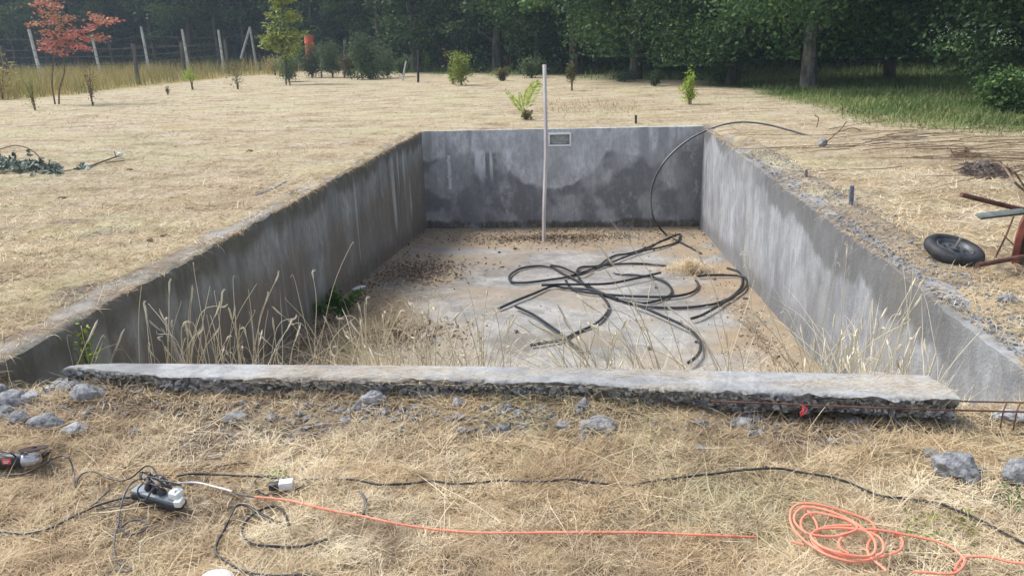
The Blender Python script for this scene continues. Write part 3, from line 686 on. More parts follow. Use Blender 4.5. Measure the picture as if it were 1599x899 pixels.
def tree_proto(h, lo, rad, ncl, nlf, ls, seed, tr=.16, droop=.0, top=.75):
    rg = np.random.default_rng(seed); mb = MB(); base = np.zeros(3)
    pts = [base+np.array([0, 0, -.15])]; 
    for i in range(1, 8): pts.append(np.array([rg.normal(0, .08*i*.6), rg.normal(0, .08*i*.6), h*.92*i/7]))
    rr_ = tr*np.array([1.35, .95, .85, .75, .62, .5, .34, .12]); mb.tube(pts, rr_, 9, steps=3)
    tp = np.array(pts); C = []; T = []
    for i in range(ncl):
        zc = lo+(h-lo)*rg.random()**.85; f = (zc-lo)/(h-lo); R_ = rad*(math.sin(math.pi*min(1, .22+f*.78))**.7)
        th = rg.uniform(0, 6.28); q_ = R_*rg.uniform(.25, 1.05)
        c = np.array([np.cos(th)*q_, np.sin(th)*q_, zc]); st = np.array([np.interp(zc-.3*q_, tp[:, 2], tp[:, 0]), np.interp(zc-.3*q_, tp[:, 2], tp[:, 1]), max(.6, zc-.35*q_)])
        if i % 2 == 0:
            mid = (st+c)/2+np.array([0, 0, .15*q_]); mb.tube([st, mid, c], [.045, .028, .008], 5, steps=3)
        k = nlf//ncl; sg = rg.uniform(.35, .75)*rad*.3; d = rg.normal(size=(k, 3))*np.array([sg, sg, sg*.5]); d[:, 2] -= droop*rg.random(k)*sg*2
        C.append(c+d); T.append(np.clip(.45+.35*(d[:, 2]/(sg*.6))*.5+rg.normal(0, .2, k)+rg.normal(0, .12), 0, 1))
    C = np.concatenate(C); T = np.concatenate(T); C[:, 2] = np.maximum(C[:, 2], lo*.6)
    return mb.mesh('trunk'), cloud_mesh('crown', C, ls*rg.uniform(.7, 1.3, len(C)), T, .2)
def put_tree(pr, loc, rz, sc, label, cat='tree', group=None, mats=(M_bark, M_forest), name='tree'):
    t = thing(name, label, cat, loc, group); t.rotation_euler = (0, 0, rz); t.scale = (sc,)*3
    for me_, nm, mt in ((pr[0], 'trunk', mats[0]), (pr[1], 'crown', mats[1])):
        o = bpy.data.objects.new(nm, me_); COL.objects.link(o); o.parent = t
        if not me_.materials: me_.materials.append(mt)
        if me_.materials[0] != mt: o.material_slots[0].link = 'OBJECT'; o.material_slots[0].material = mt
    return t
protos = [tree_proto(11, 1.6, 2.6, 70, 24000, .125, 300+i, .15+.03*i) for i in range(4)]
nearp = [tree_proto(9.5, 1.25, 2.9, 90, 46000, .085, 320+i, .17, .8) for i in range(2)]
pine = [tree_proto(12, 2.4, 2.0, 70, 16000, .13, 330+i, .12) for i in range(2)]
gf = 'trees of the forest edge behind the field'
edge = [(30, 2), (27, 12), (22, 22), (18.5, 29), (13.5, 34), (7.5, 36), (2.4, 35), (-1.5, 37), (-5.5, 41), (-9.5, 45.5), (-13.5, 50), (-19, 55.5), (-25, 59), (-31, 62), (-38, 65), (-45, 67), (-53, 69), (-62, 70), (-75, 69), (-90, 66)]
E_ = np.array(edge, float); seg = np.r_[0, np.cumsum(np.hypot(*np.diff(E_, axis=0).T))]
def along(s, off):
    x = np.interp(s, seg, E_[:, 0]); y = np.interp(s, seg, E_[:, 1]); x1 = np.interp(s+.5, seg, E_[:, 0]); y1 = np.interp(s+.5, seg, E_[:, 1])
    d = np.array([x1-x, y1-y]); d /= np.linalg.norm(d)+1e-9; nrm = np.array([d[1], -d[0]]); 
    return np.array([x, y])+nrm*off
rg = np.random.default_rng(55)
for row, (off, sp) in enumerate(((1.2, 3.4), (4.5, 3.6), (8.5, 3.8), (13, 4.2), (18, 4.5))):
    s = 1.+row*1.3
    while s < seg[-1]-1:
        p = along(s, off+rg.uniform(-.8, .8)); left = p[0] < -9
        pr = pine[rg.integers(2)] if (left and rg.random() < .8) else protos[rg.integers(4)]
        sc = rg.uniform(.85, 1.2)*(1.15 if left else 1)
        lab = 'dark trunked tree in the shaded forest behind the left fence' if p[0] < -14 else ('dark leafy tree in the dense forest behind mid field' if p[0] < 3 else 'dark leafy tree in the dense forest behind the green grass')
        dp = ('front row of the ', 'second row of the ', 'deep part of the ', 'deep part of the ', 'deep part of the ')[row]; lab = lab.replace('the shaded forest', 'the '+dp+'shaded forest').replace('the the', 'the').replace('the dense forest', 'the '+dp+'dense forest')
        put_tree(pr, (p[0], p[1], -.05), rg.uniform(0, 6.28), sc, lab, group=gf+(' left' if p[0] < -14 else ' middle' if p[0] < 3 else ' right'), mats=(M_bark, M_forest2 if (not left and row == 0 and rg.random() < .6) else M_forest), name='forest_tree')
        s += sp*rg.uniform(.85, 1.15)*(1.25 if left else 1)
# named trees in front
p = at_z(1262, 138, 0); put_tree(nearp[0], (p[0], p[1], 0), 1.2, 1.15, 'tree with a thick straight lichen marked trunk standing in green grass on the right', mats=(M_barkl, M_forest2), name='broadleaf_tree')
p = at_z(993, 124, 0); put_tree(nearp[1], (p[0], p[1], 0), 2.2, 1.25, 'stout trunked tree at the edge of the dry field, right of centre', mats=(M_bark, M_forest2), name='broadleaf_tree')
p = at_z(1390, 128, 0); put_tree(nearp[1], (p[0]+.5, p[1]+1.5, 0), .4, .95, 'low branching tree right of the thick straight trunk', mats=(M_bark, M_forest), name='broadleaf_tree')
p = at_z(1150, 135, 0); put_tree(nearp[0], (p[0], p[1]+1, 0), 4.0, .9, 'leafy tree with branches near the ground left of the thick straight trunk', mats=(M_bark, M_forest2), name='broadleaf_tree')
p = at_z(1590, 165, 0); put_tree(nearp[1], (p[0]+.7, p[1]+.6, 0), 5.0, .85, 'dark leafy tree reaching the ground at the right edge of the photo', mats=(M_bark, M_forest), name='broadleaf_tree')
p = at_z(870, 112, 0); put_tree(nearp[0], (p[0], p[1], 0), 3.0, 1.1, 'rounded leafy tree behind the left side of the standing batten', mats=(M_bark, M_forest2), name='broadleaf_tree')
# undergrowth and deep wood (uncountable)
def undergrowth():
    C = []; T = []; 
    for i in range(900):
        s = rg.uniform(0, seg[-1]); off = rg.uniform(1.0, 16); p = along(s, off); hh = rg.uniform(.6, 2.4)*(.55 if p[0] < -12 else 1)
        k = 110; d = rg.normal(size=(k, 3))*np.array([.8, .8, .4*hh]); c = np.array([p[0], p[1], hh*.5])+d; c[:, 2] = np.abs(c[:, 2]); C.append(c); T.append(rg.normal(.35, .2, k))
    me = cloud_mesh('undergrowth', np.concatenate(C), .16, np.concatenate(T), .2); link('undergrowth', me, M_forest, None, label='dark leafy undergrowth between the trunks of the forest', cat='undergrowth', kind='stuff')
    C = []; n = 90000; s = rg.uniform(-6, seg[-1]+6, n); off = rg.uniform(17, 26, n)
    x = np.interp(s, seg, E_[:, 0])+(s < 0)*(-s)*.3; y = np.interp(s, seg, E_[:, 1])
    i = np.clip(np.searchsorted(seg, s)-1, 0, len(seg)-2); d = E_[i+1]-E_[i]; d /= np.linalg.norm(d, axis=1)[:, None]
    x = x+d[:, 1]*off; y = y-d[:, 0]*off; z = rg.random(n)*13
    me = cloud_mesh('distant_wood', np.stack([x, y, z], -1), .85, rg.normal(.2, .15, n), .1); link('distant_wood', me, M_forest, None, label='depth of the dark wood behind the forest edge trees', cat='wood', kind='stuff')
undergrowth()

def sapling(name, label, base, stems, clumps, leafm, barkm, nl, ls, sg, cat='sapling', group=None, flat=.5, tm=.5, leafname='foliage', rs=.012, elong=1.6):
    """stems: list of lists of world points; clumps: list of centres"""
    t = thing(name, label, cat, base, group); mb = MB()
    for q_ in stems: mb.tube(q_, np.linspace(rs, rs*.3, len(q_)), 5, steps=3)
    mb.build('stem', barkm, t)
    if len(clumps):
        C = np.concatenate([np.asarray(c)+rng.normal(size=(nl, 3))*np.asarray(sg) for c in clumps]); 
        me = cloud_mesh(leafname, C, ls*rng.uniform(.6, 1.3, len(C)), rng.normal(tm, .25, len(C)), flat, elong, WL[t.name]); link(leafname, me, leafm, t)
    return t
# red maple
B1 = at_z(86, 163, 0); Yb = B1[1]; Pm = lambda px, py, dy=0: at_y(px, py, Yb+dy)
stems = [[B1, Pm(81, 130), Pm(84, 92), Pm(88, 55, .2), Pm(82, 20), Pm(78, -25)], [at_z(92, 163, 0), Pm(93, 140), Pm(101, 112), Pm(100, 88), Pm(125, 62), Pm(150, 45)], [Pm(88, 60), Pm(70, 35), Pm(55, 10)], [Pm(125, 62), Pm(150, 58), Pm(163, 60)]]
cl = []
for px, py in ((55, 8), (65, 3), (78, 0), (88, 8), (70, 20), (85, 25), (95, 28), (78, 35), (90, 42), (75, 50), (88, 55), (100, 52), (80, 63), (92, 70), (105, 68), (112, 58), (75, 68), (70, 75), (84, 80), (98, 82), (110, 50), (120, 55), (130, 48), (140, 42), (150, 30), (158, 35), (168, 33), (178, 33), (148, 25), (135, 62), (150, 58), (160, 62), (118, 72), (130, 76), (112, 30), (55, 38), (102, 62), (95, 35), (85, 12), (75, -15), (90, -12)): cl.append(Pm(px, py, rng.uniform(-.4, .4)))
sapling('maple_sapling', 'two stemmed sapling with coral red leaves at the left by the tall grass', B1, stems, cl, M_red, M_twig, 42, .075, (.13, .15, .05), flat=.5, rs=.03, cat='tree', leafname='crown')
# yellow-green conifer
B2 = at_z(447, 133, 0); Y2 = B2[1]; P2 = lambda px, py, dy=0: at_y(px, py, Y2+dy)
st2 = [[B2, P2(446, 90), P2(444, 50), P2(440, 10), P2(438, -40)], [at_z(453, 134, 0), P2(449, 110), P2(447, 92)]]; cl2 = []
for k in range(46):
    f = rng.random(); py = -38+f*128; wdt = 12+32*f; side = rng.choice([-1, 1]); x0 = 441; L = wdt*rng.uniform(.5, 1)
    dy = rng.uniform(-.8, .8); q_ = [P2(x0, py+6, 0), P2(x0+side*L*.5, py, dy*.5), P2(x0+side*L, py-6+4*rng.random(), dy)]; st2.append(q_)
    for u in np.linspace(.15, 1, 7): cl2.append(np.array(q_[0])*(1-u)+np.array(q_[2])*u+np.array([0, 0, .03-.08*u]))
sapling('young_conifer', 'slender yellow green young conifer at the edge of the mown field left of the pool', B2, st2, cl2, M_yg, M_bark, 9, .085, (.12, .12, .06), flat=.3, rs=.035, cat='tree', leafname='crown', elong=2.6)
# shrubs
def bush(px, py, wpx, hpx, leafm, label, nl=900, ls=.06, name='shrub', cat='shrub', lean=0, tm=.5, stem=M_twig, group=None, open_=.5, foot=.15):
    B = at_z(px, py, 0); Yb = B[1]; sc = np.linalg.norm(B-np.array([0, 0, EYE]))/FPX; W, H = wpx*sc, hpx*sc; nst = 7; stems = []; cl = []
    for k in range(nst):
        a = rng.uniform(0, 6.28); r_ = W/2*rng.uniform(.1, .85); tip = B+np.array([np.cos(a)*r_+lean*H, np.sin(a)*r_, H*rng.uniform(.6, .97)])
        mid = B+(tip-B)*np.array([.4, .4, .55]); stems.append([B+rng.normal(0, .02, 3)*[1, 1, 0], mid, tip])
        for u in np.linspace(foot+.15, 1, 6): 
            cl.append(B+(tip-B)*np.array([u**.8, u**.8, u])+rng.normal(size=3)*W*.07)
    return sapling(name, label, B, stems, cl, leafm, stem, max(8, int(nl*2.4)//len(cl)), ls*.62, (W*.13, W*.13, H*.075), cat, group, .2, tm, 'foliage', .008+.004*sc*30)
bush(578, 125, 60, 66, M_bush, 'tallest grey green bush, right of the conifer by the forest', 2600, .10, foot=.05)
bush(606, 122, 34, 40, M_bush, 'low grey green bush touching the right side of the tallest bush', 900, .09)
bush(520, 122, 44, 48, M_bush, 'grey green bush midway between the conifer and the tallest bush', 1500, .09)
bush(487, 122, 40, 40, M_bush, 'dark green bush just right of the young conifer', 1400, .09, tm=.2)
bush(548, 122, 34, 36, M_dull, 'dull brownish bush left of the tallest grey green bush', 900, .09)
bush(452, 128, 38, 42, M_bush, 'bright green shrub at the foot of the young conifer', 1300, .08, tm=.8)
bush(630, 120, 30, 30, M_bush, 'small grey green bush left of the thin dark stake', 700, .09)
bush(721, 134, 40, 48, M_yg, 'yellowish feathery shrub in the dry field left of the batten', 1300, .07, tm=.35, open_=.8)
bush(707, 132, 16, 26, M_yg, 'little yellowish tuft leaning against the feathery shrub', 250, .07, tm=.3)
bush(668, 108, 18, 26, M_lime, 'small lime green shrub in front of the forest right of the thin stake', 300, .10)
bush(700, 110, 24, 40, leafmat('dark_red_leaf', [(0, (.10, .03, .03)), (1, (.26, .07, .06))], None, 1, .2), 'dusky red bush in front of the forest behind the feathery shrub', 500, .10, open_=.9)
bush(785, 127, 20, 20, M_dull, 'low olive shrub left of the batten beyond the lime palm', 300, .09)
bush(798, 112, 16, 24, M_red, 'small orange leaved sapling in front of the forest left of the batten', 90, .09)
bush(893, 142, 14, 42, M_dull, 'thin small sapling with dark green top right of the batten', 260, .07, open_=.9, foot=.5)
bush(830, 122, 34, 28, M_bush, 'leafy green bush at the forest foot behind the batten', 700, .1)
bush(1078, 163, 26, 48, M_lime, 'upright lime green shrub in the dry field before the forest', 420, .055, tm=.45)
bush(1022, 135, 20, 24, M_bush, 'dark shrub left of the upright lime green shrub', 400, .07, tm=.1)
bush(975, 128, 44, 12, M_bush, 'flat dark green patch of shrub at the foot of the stout trunk', 500, .07, tm=.0)
bush(1575, 180, 70, 60, M_forest2, 'dark leafy bush at the right edge in the green grass', 1600, .08, tm=.5)
bush(1130, 132, 60, 40, M_forest2, 'dark bush beneath the leafy tree left of the thick trunk', 1300, .09)
bush(1555, 150, 40, 40, M_forest2, 'smaller dark bush left of the one at the right edge', 700, .08)
bush(301, 141, 20, 33, M_lime, 'small lime topped shrub beside the tall grass on the left', 260, .06, foot=.6)
bush(262, 148, 8, 12, M_dull, 'tiny dark weed left of the lime topped shrub', 30, .035)
bush(145, 165, 20, 55, M_dull, 'nearly bare brown shrub right of the red sapling', 40, .05, open_=1)
bush(55, 172, 22, 48, M_yg, 'thin yellowish weed left of the red sapling', 70, .05, tm=.4)
bush(372, 140, 34, 42, M_dull, 'thin reddish bare weeds at the fence right of the lime topped shrub', 50, .06)
bush(5, 155, 34, 50, M_tall, 'spiky pale weed at the left edge of the photo', 160, .12)
bush(430, 118, 40, 26, M_tall, 'straw coloured weed clump left of the conifer', 500, .1)
# lime palm-like plant
B3 = G(820, 183); t = thing('cycad_plant', 'bright lime palm like plant with arching fronds behind the far pool wall', 'plant', B3)
def frond(mb, a, b, c, n, ll, seed):
    rgx = np.random.default_rng(seed)
    for i in range(n):
        u = .18+.8*i/n; p = (1-u)**2*a+2*u*(1-u)*b+u*u*c; tg = 2*(1-u)*(b-a)+2*u*(c-b); tg /= np.linalg.norm(tg)
        for s in (-1, 1):
            sd_ = np.cross(tg, [0, 1, 0])*s; dr = sd_*.8+tg*.7+np.array([0, rgx.normal(0, .3), 0]); dr /= np.linalg.norm(dr); L = ll*(1-abs(u-.45))
            wv = np.cross(dr, rgx.normal(size=3)); wv /= np.linalg.norm(wv); wv *= .012
            mb.add([p-wv*.5, p+dr*L*.5-wv, p+dr*L, p+dr*L*.5+wv], [(0, 1, 2, 3)], tint=float(np.clip(rgx.normal(.65, .25), 0, 1)))
Q = lambda px, py, dy=0: at_y(px, py, B3[1]+dy)
for k, (tip, mid, dy) in enumerate((((842, 128), (822, 135), 0), ((846, 126), (830, 150), .2), ((788, 140), (805, 158), -.1), ((832, 135), (818, 140), -.2), ((812, 143), (812, 160), .3), ((800, 150), (808, 165), .2))):
    fr = MB(); frond(fr, B3+np.array([0, 0, .05]), Q(*mid, dy/2), Q(*tip, dy), 26, .16 if k < 2 else .10, k); o = fr.build('frond', M_lime, t, True)
mb = MB(); mb.tube([B3-[0, 0, .03], B3+[0, 0, .12]], [.05, .03], 7, smooth=False); mb.build('stem', M_twig, t)
bush(820, 187, 26, 14, M_dull, 'low dull weeds round the foot of the lime palm like plant', 160, .05)
# reddish dry weeds (stuff)
def weeds(px0, px1, py0, py1, n, hgt, mat, name, label, tint):
    x, y = scr(n, px0, px1, py0, py1); n = len(x); cxp, cyp = (x.min()+x.max())/2, (y.min()+y.max())/2
    m = np.hypot((x-cxp)/((x.max()-x.min())/2), (y-cyp)/((y.max()-y.min())/2)) < 1+.3*rng.normal(size=n); x, y = x[m], y[m]; n = len(x)
    blades(name, np.stack([x, y, gz(x, y)], -1), rng.uniform(0, 6.28, n), rng.uniform(.4, 1, n)*hgt, rng.normal(.8, .4, n), -np.abs(rng.normal(.4, .3, n)), rng.uniform(.006, .014, n), np.clip(rng.normal(tint, .15, n), 0, 1), mat, 3, label=label, cat='weeds', kind='stuff')
weeds(835, 1000, 156, 178, 1500, .12, M_straw, 'dry_weeds', 'reddish brown dry weeds in the field behind the far pool wall', .2)

weeds(1410, 1530, 790, 850, 420, .06, M_lime, 'low_weeds', 'small yellow green weeds growing in the straw right of the orange coil', .2)
weeds(412, 446, 728, 744, 90, .05, M_lime, 'low_weeds', 'tiny yellow green weeds in the straw just above the cable connector', .3)
weeds(1560, 1599, 755, 800, 90, .06, M_weed, 'low_weeds', 'tiny green weeds at the right edge below the cut off concrete lump', .6)
# ------------------------------------------------------------------ fences
def fence(label, posts, mat, wires, rad, name='wire_fence'):
    ends = [(np.array(at_y(t_[0], t_[1], Y_)), np.array(at_y(b_[0], b_[1], Y_))) for t_, b_, Y_ in posts]
    e = thing(name, label, 'fence', (ends[0][1][0], ends[0][1][1], 0))
    for tp, bt in ends:
        d = bt-tp; bt2 = tp+d*((tp[2]+.1)/max(.01, tp[2]-bt[2])) if bt[2] > -.1 else bt
        MB().tube([bt2, (tp+bt2)/2, tp], [rad*1.1, rad, rad*.9], 6, steps=2).build('post', mat, e)
    for wz in wires:
        mb = MB()
        pts = [tp+(np.array([bt[0], bt[1], bt[2]])-tp)*wz for tp, bt in ends]
        mb.tube(pts, .012, 4, smooth=False); mb.build('wire', M_wpost, e)
fence('near wire fence with dark weathered wooden posts in the yellow grass', [((-60, 72), (-48, 150), 33), ((3, 72), (14, 135), 37), ((207, 68), (217, 133), 38.7), ((282, 66), (289, 118), 45), ((351, 62), (356, 108), 52)], M_wpost, (.12, .3, .5), .11)
fence('far fence with pale leaning concrete posts before the forest', [((-40, 45), (-22, 112), 46), ((45, 46), (62, 112), 47), ((143, 55), (155, 108), 50), ((220, 42), (231, 100), 53), ((284, 46), (293, 98), 55), ((341, 47), (348, 97), 57), ((390, 42), (399, 95), 60)], M_cpost, (.25, .5), .10)
e = thing('brace_post', 'pale slanting brace post propping the last concrete fence post', 'post', at_y(376, 96, 60)); MB().tube([at_y(376, 92, 60), at_y(390, 44, 60)], .09, 6, smooth=False).build('post', M_cpost, e)
def stake(name, label, px, py0, py1, r, mat, Yp=None, seg=8, px1=None, group=None, cat='stake'):
    B = G(px, py1); T = at_y(px1 if px1 is not None else px, py0, B[1]); mb = MB()
    mb.tube([B-[0, 0, .05], B*.5+T*.5, T], r, seg, smooth=False); return mb.build(name, mat, label=label, cat=cat, group=group)
stake('dark_stake', 'thin dark stake in the dry field before the forest left of centre', 653, 78, 129, .05, M_black)
stake('pale_stake', 'pale stake standing left among the grey green bushes', 502, 64, 122, .05, M_wpost)
stake('pale_stake', 'pale stake standing right among the grey green bushes', 538, 62, 122, .06, M_wpost)
stake('pale_stake', 'short leaning pale stick in front of the grey green bushes', 628, 96, 126, .035, M_cpost, px1=634)
stake('short_pipe', 'short dark pipe stub behind the far pool wall', 993, 180, 193, .022, M_sdark, cat='pipe stub')
stake('short_pipe', 'smaller dark pipe stub on the right pool wall', 1259, 265, 276, .016, M_wpost, cat='pipe stub')
stake('short_pipe', 'blue grey pipe stub on the right pool wall', 1329, 290, 319, .021, M_pipe, cat='pipe stub', px1=1330.5)
B = at_y(485, 84, 44); d_ = MB(); d_.lathe([(0, -.05), (.26, -.05), (.27, 0), (.27, .45), (.285, .47), (.27, .49), (.27, .95), (.285, .97), (.27, .99), (.27, 1.35), (.26, 1.38), (0, 1.38)], (B[0], B[1], .85), None, 24)
d_.lathe([(.05, -.9), (.05, 0)], (B[0], B[1], .85), None, 10)
d_.build('orange_drum', M_opost, label='orange red drum raised on a post in front of the dark forest', cat='drum')

# ------------------------------------------------------------------ standing batten
pb = F(849, 378); pt = at_y(850, 101, pb[1]); mb = MB(); mid = at_y(853.5, 205, pb[1])
P_ = [pb-[0, 0, .02], at_y(849.5, 330, pb[1]), at_y(852, 250, pb[1]), at_y(852, 190, pb[1]), pt]
mb.tube(P_, .032, 4, smooth=True); mb.build('wooden_batten', M_pole, label='tall thin whitish batten standing upright in the far part of the pool', cat='batten', flat=True)

# ------------------------------------------------------------------ hose coil in the pool
def zc(pts, ox, oy, k): return [(ox+u/k, oy+v_/k) for u, v_ in pts]
strands = [
 [(1195, 265), (1110, 205), (1050, 185), (1010, 155)],
 [(1090, 205), (1110, 185), (1108, 162), (1040, 185), (930, 235), (830, 268), (750, 280), (700, 305), (670, 330), (620, 355), (560, 375), (480, 400), (380, 415), (260, 430), (180, 428), (160, 405), (175, 380), (230, 350), (320, 338), (400, 345), (450, 375), (520, 410), (600, 450), (680, 490), (760, 520), (850, 545), (960, 565), (1100, 570), (1230, 560), (1330, 540), (1400, 505), (1450, 450), (1452, 400), (1430, 370), (1370, 350)],
 [(1110, 165), (1090, 205), (1000, 235), (900, 255), (800, 290), (710, 325), (640, 350)],
 [(390, 335), (450, 345), (520, 375), (560, 385), (620, 355)],
 [(340, 445), (450, 440), (600, 440), (720, 435), (850, 410), (960, 385), (1000, 375)],
 [(1030, 335), (900, 325), (760, 328), (640, 340), (560, 345), (535, 370), (550, 410), (600, 460), (660, 490), (760, 520), (900, 545), (1000, 525), (1050, 500), (1062, 470), (1030, 430), (960, 400), (880, 390), (800, 385), (740, 375)],
 [(475, 420), (500, 455), (560, 480), (680, 495), (820, 505), (1000, 510), (1120, 500), (1190, 475), (1210, 440), (1195, 420)],
 [(1170, 630), (1230, 610), (1320, 560), (1400, 510), (1460, 470), (1480, 430), (1450, 395), (1300, 388), (1200, 395)],
 [(850, 550), (920, 575), (1010, 615), (1100, 655), (1170, 695), (1215, 745), (1222, 800), (1195, 845), (1155, 875)],
 [(665, 495), (700, 535), (712, 580), (665, 640), (600, 680), (530, 710), (460, 745), (380, 760), (280, 778)],
 [(100, 575), (200, 530), (300, 490), (400, 450), (470, 460), (600, 470), (700, 500), (760, 520)],
 [(195, 562), (290, 605), (380, 665), (450, 715), (510, 770), (570, 820)]]
hose = MB()
for i, s_ in enumerate(strands[1:]):
    pp = [F(a, b_, .03+.012*((i*5) % 4)) for a, b_ in zc(s_, 750, 320, 3.553)]; hose.tube(pp, .0165, 7)
air = [(1268, 214, 12.6, 0), (1232, 203, 13.0, 0), (1190, 193, 13.4, 0), (1150, 191, 13.7, 0), (1110, 201, 13.9, 0), (1070, 222, 13.9, 0), (1040, 250, 13.8, 0), (1022, 280, 13.7, 0), (1016, 310, 13.5, 0), (1021, 342, 13.2, 0)]
pp = [at_y(a, b_, c) for a, b_, c, _ in air]+[F(1040, 366, .04), F(1062, 378, .03), F(1095, 396, .02)]
hose.tube(pp, .0175, 7, steps=6)
hose.build('black_hose', M_hose, label='black plastic hose tangled on the pool floor with one end arching over the far wall', cat='hose')
# ------------------------------------------------------------------ litter on the pool floor
def litter(name, label, cx_, cy_, rx, ry, n, mat=M_litter, h=.04, ls=.024, tm=.45):
    a = rng.uniform(0, 6.28, n); r_ = np.abs(rng.normal(0, .55, n)); x = cx_+np.cos(a)*r_*rx; y = cy_+np.sin(a)*r_*ry
    x = np.clip(x, XL+.04, XR-.04); y = np.clip(y, 3.6, YF-.05)
    C = np.stack([x, y, fz(y)+.018+rng.random(n)**2*h*np.exp(-r_)], -1)
    link(name, cloud_mesh(name, C, ls*rng.uniform(.5, 1.4, n), rng.normal(tm, .25, n), .65, 2.2), mat, None, label=label, cat='leaf litter', kind='stuff')
c1 = F(655, 425); c2 = F(800, 375); c3 = F(620, 525); c4 = F(1190, 545)
litter('leaf_litter', 'heap of dry brown leaves on the pool floor by the left wall', c1[0], c1[1], .75, .9, 3000)
litter('leaf_litter', 'dark leaf litter along the foot of the far pool wall', -.6, 13.2, 2.4, .9, 4200, tm=.3)
litter('leaf_litter', 'dry brown leaves among the straw at the near left of the pool floor', c3[0], c3[1], .7, .6, 1800, tm=.5)
litter('leaf_litter', 'brown crumbs and leaves along the foot of the right pool wall', XR-.35, 7.5, .35, 4.0, 1100, ls=.016, tm=.7)
litter('leaf_litter', 'moss and leaves along the foot of the left pool wall', XL+.2, 8.0, .25, 5.0, 1600, ls=.02, tm=.3)
def hay(name, label, c, rx, ry, h, n, floor=True, L=.13, tint=.6, mat=None):
    a = rng.uniform(0, 6.28, n); r_ = np.abs(rng.normal(0, .5, n)); x = c[0]+np.cos(a)*r_*rx; y = c[1]+np.sin(a)*r_*ry
    z = (fz(y) if floor else gz(x, y))+.01+rng.random(n)*h*np.exp(-r_*r_*1.5)
    az = rng.uniform(0, 6.28, n)
    blades(name, np.stack([x, y, z], -1), az, rng.gamma(4, L/4, n), rng.normal(.25, .3, n), -np.abs(rng.normal(.5, .4, n)), rng.uniform(.004, .008, n), np.clip(rng.normal(tint, .2, n), 0, 1), mat or M_straw, 3, label=label, cat='straw', kind='stuff')
def floppy():
    n = 1500; x = rng.uniform(-2.2, 1.6, n); x = np.where(rng.random(n) < .6, rng.normal(-.3, .7, n), x); y = 3.75+rng.random(n)*1.9; cl = fbm(x*2.2, y*2.2, 0, 2, 195); m = rng.random(n) < ss(cl, -.35, .15); x, y = x[m], y[m]; n = len(x)
    blades('leaning_grass', np.stack([x, y, fz(y)], -1), np.where(rng.random(n) < .75, rng.normal(2.7, .5, n), rng.uniform(0, 6.28, n)), rng.uniform(.35, 1.0, n), rng.normal(1.05, .25, n), -np.abs(rng.normal(.8, .35, n)), rng.uniform(.003, .0065, n), np.clip(rng.normal(.75, .18, n), 0, 1), M_stalk, 6, label='pale dry grass flopping to the left over the near part of the pool floor', cat='grass', kind='stuff')
floppy()
hay('straw_heap', 'small heap of straw lying over the tangled hose', F(1078, 425), .42, .4, .16, 1400)
hay('floor_straw', 'pale straw strewn over the near part of the pool floor', (-.5, 4.9), 2.3, 1.2, .22, 15000, L=.26, tint=.72)
hay('floor_straw', 'matted dead grass along the foot of the left pool wall', (XL+.7, 7.2), .9, 3.2, .06, 7000, L=.12, tint=.35)
hay('floor_straw', 'thin straw over the far edge of the pool floor', (-.3, 13.4), 2.6, .7, .03, 1500, L=.12, tint=.45)
hay('floor_straw', 'straw strewn at the near right corner of the pool floor', (1.5, 5.4), .6, 1.2, .08, 1800, L=.16, tint=.55)

# ------------------------------------------------------------------ tall dry grass clumps in the pool
def clump(label, base_px, Yb, tips, extra, box, curl=.5, group='dry grass clumps growing in the near part of the pool', nleaf=60, green=False, lenr=(.15, .4)):
    bx = at_y(base_px, 570, Yb); base = np.array([bx[0], Yb, fz(Yb)]); t = thing('dry_grass_clump', label, 'grass clump', base, group)
    st = MB(); sh = MB(); tt = [tuple(q_) for q_ in tips]
    for k in range(extra): wx = box[1]-box[0]; tt.append((rng.uniform(box[0]-.35*wx, box[1]+.25*wx), rng.uniform(box[2]-8, box[3]), rng.uniform(-.35, .45)))
    for q_ in tt:
        dy = q_[2] if len(q_) > 2 else rng.uniform(-.3, .3); tip = at_y(q_[0], q_[1], Yb+dy); bs = base+np.array([rng.normal(0, .14), rng.normal(0, .12), 0]); curl = rng.uniform(-.3, .7)
        H = tip-bs; m1 = bs+H*np.array([.25, .25, .42])+rng.normal(0, .008, 3); m2 = bs+H*np.array([.6, .6, .78])+rng.normal(0, .008, 3)
        arc = rng.uniform(0, .2) if (rng.random() < .5 and len(q_) > 2) else 0.; m2 = m2+np.array([0, 0, arc*H[2]]); m1 = m1+np.array([0, 0, arc*.5*H[2]]); hd = H*np.array([1, 1, 0]); L = np.linalg.norm(hd)+1e-6; dirv = hd/L
        pre = tip-dirv*.05*abs(curl)-np.array([0, 0, .03*(1-abs(curl))])+np.array([0, 0, .012*max(curl, 0)])
        tn = float(np.clip(rng.normal(.6, .2), 0, 1)); st.tube([bs, m1, m2, pre, tip], [.0034, .003, .0024, .0017, .0013], 4, steps=4, tint=tn)
        if rng.random() < .6:
            s0 = m2+(pre-m2)*rng.uniform(.5, .85); st.tube([s0, s0*.5+pre*.5, pre, tip], [.0015, .0066, .0062, .0015], 5, steps=3, tint=float(rng.uniform(.7, 1)))
    st.build('stalks', M_stalk, t)
    if sh.n: sh.build('seed_heads', M_seed, t)
    n = int(nleaf*2.2); a = rng.uniform(0, 6.28, n); L = rng.uniform(*lenr, n)*rng.uniform(1.2, 3.4, n)
    P = base+np.stack([rng.normal(0, .13, n), rng.normal(0, .13, n), np.zeros(n)], -1)
    o = blades('leaf_blades', P-WL[t.name], a, L, rng.normal(1.2, .2, n), -np.abs(rng.normal(1.2, .7, n)), rng.uniform(.003, .007, n), np.clip(rng.normal(.6, .2, n), 0, 1), M_weed if green else M_stalk, 5); o.parent = t
    return t
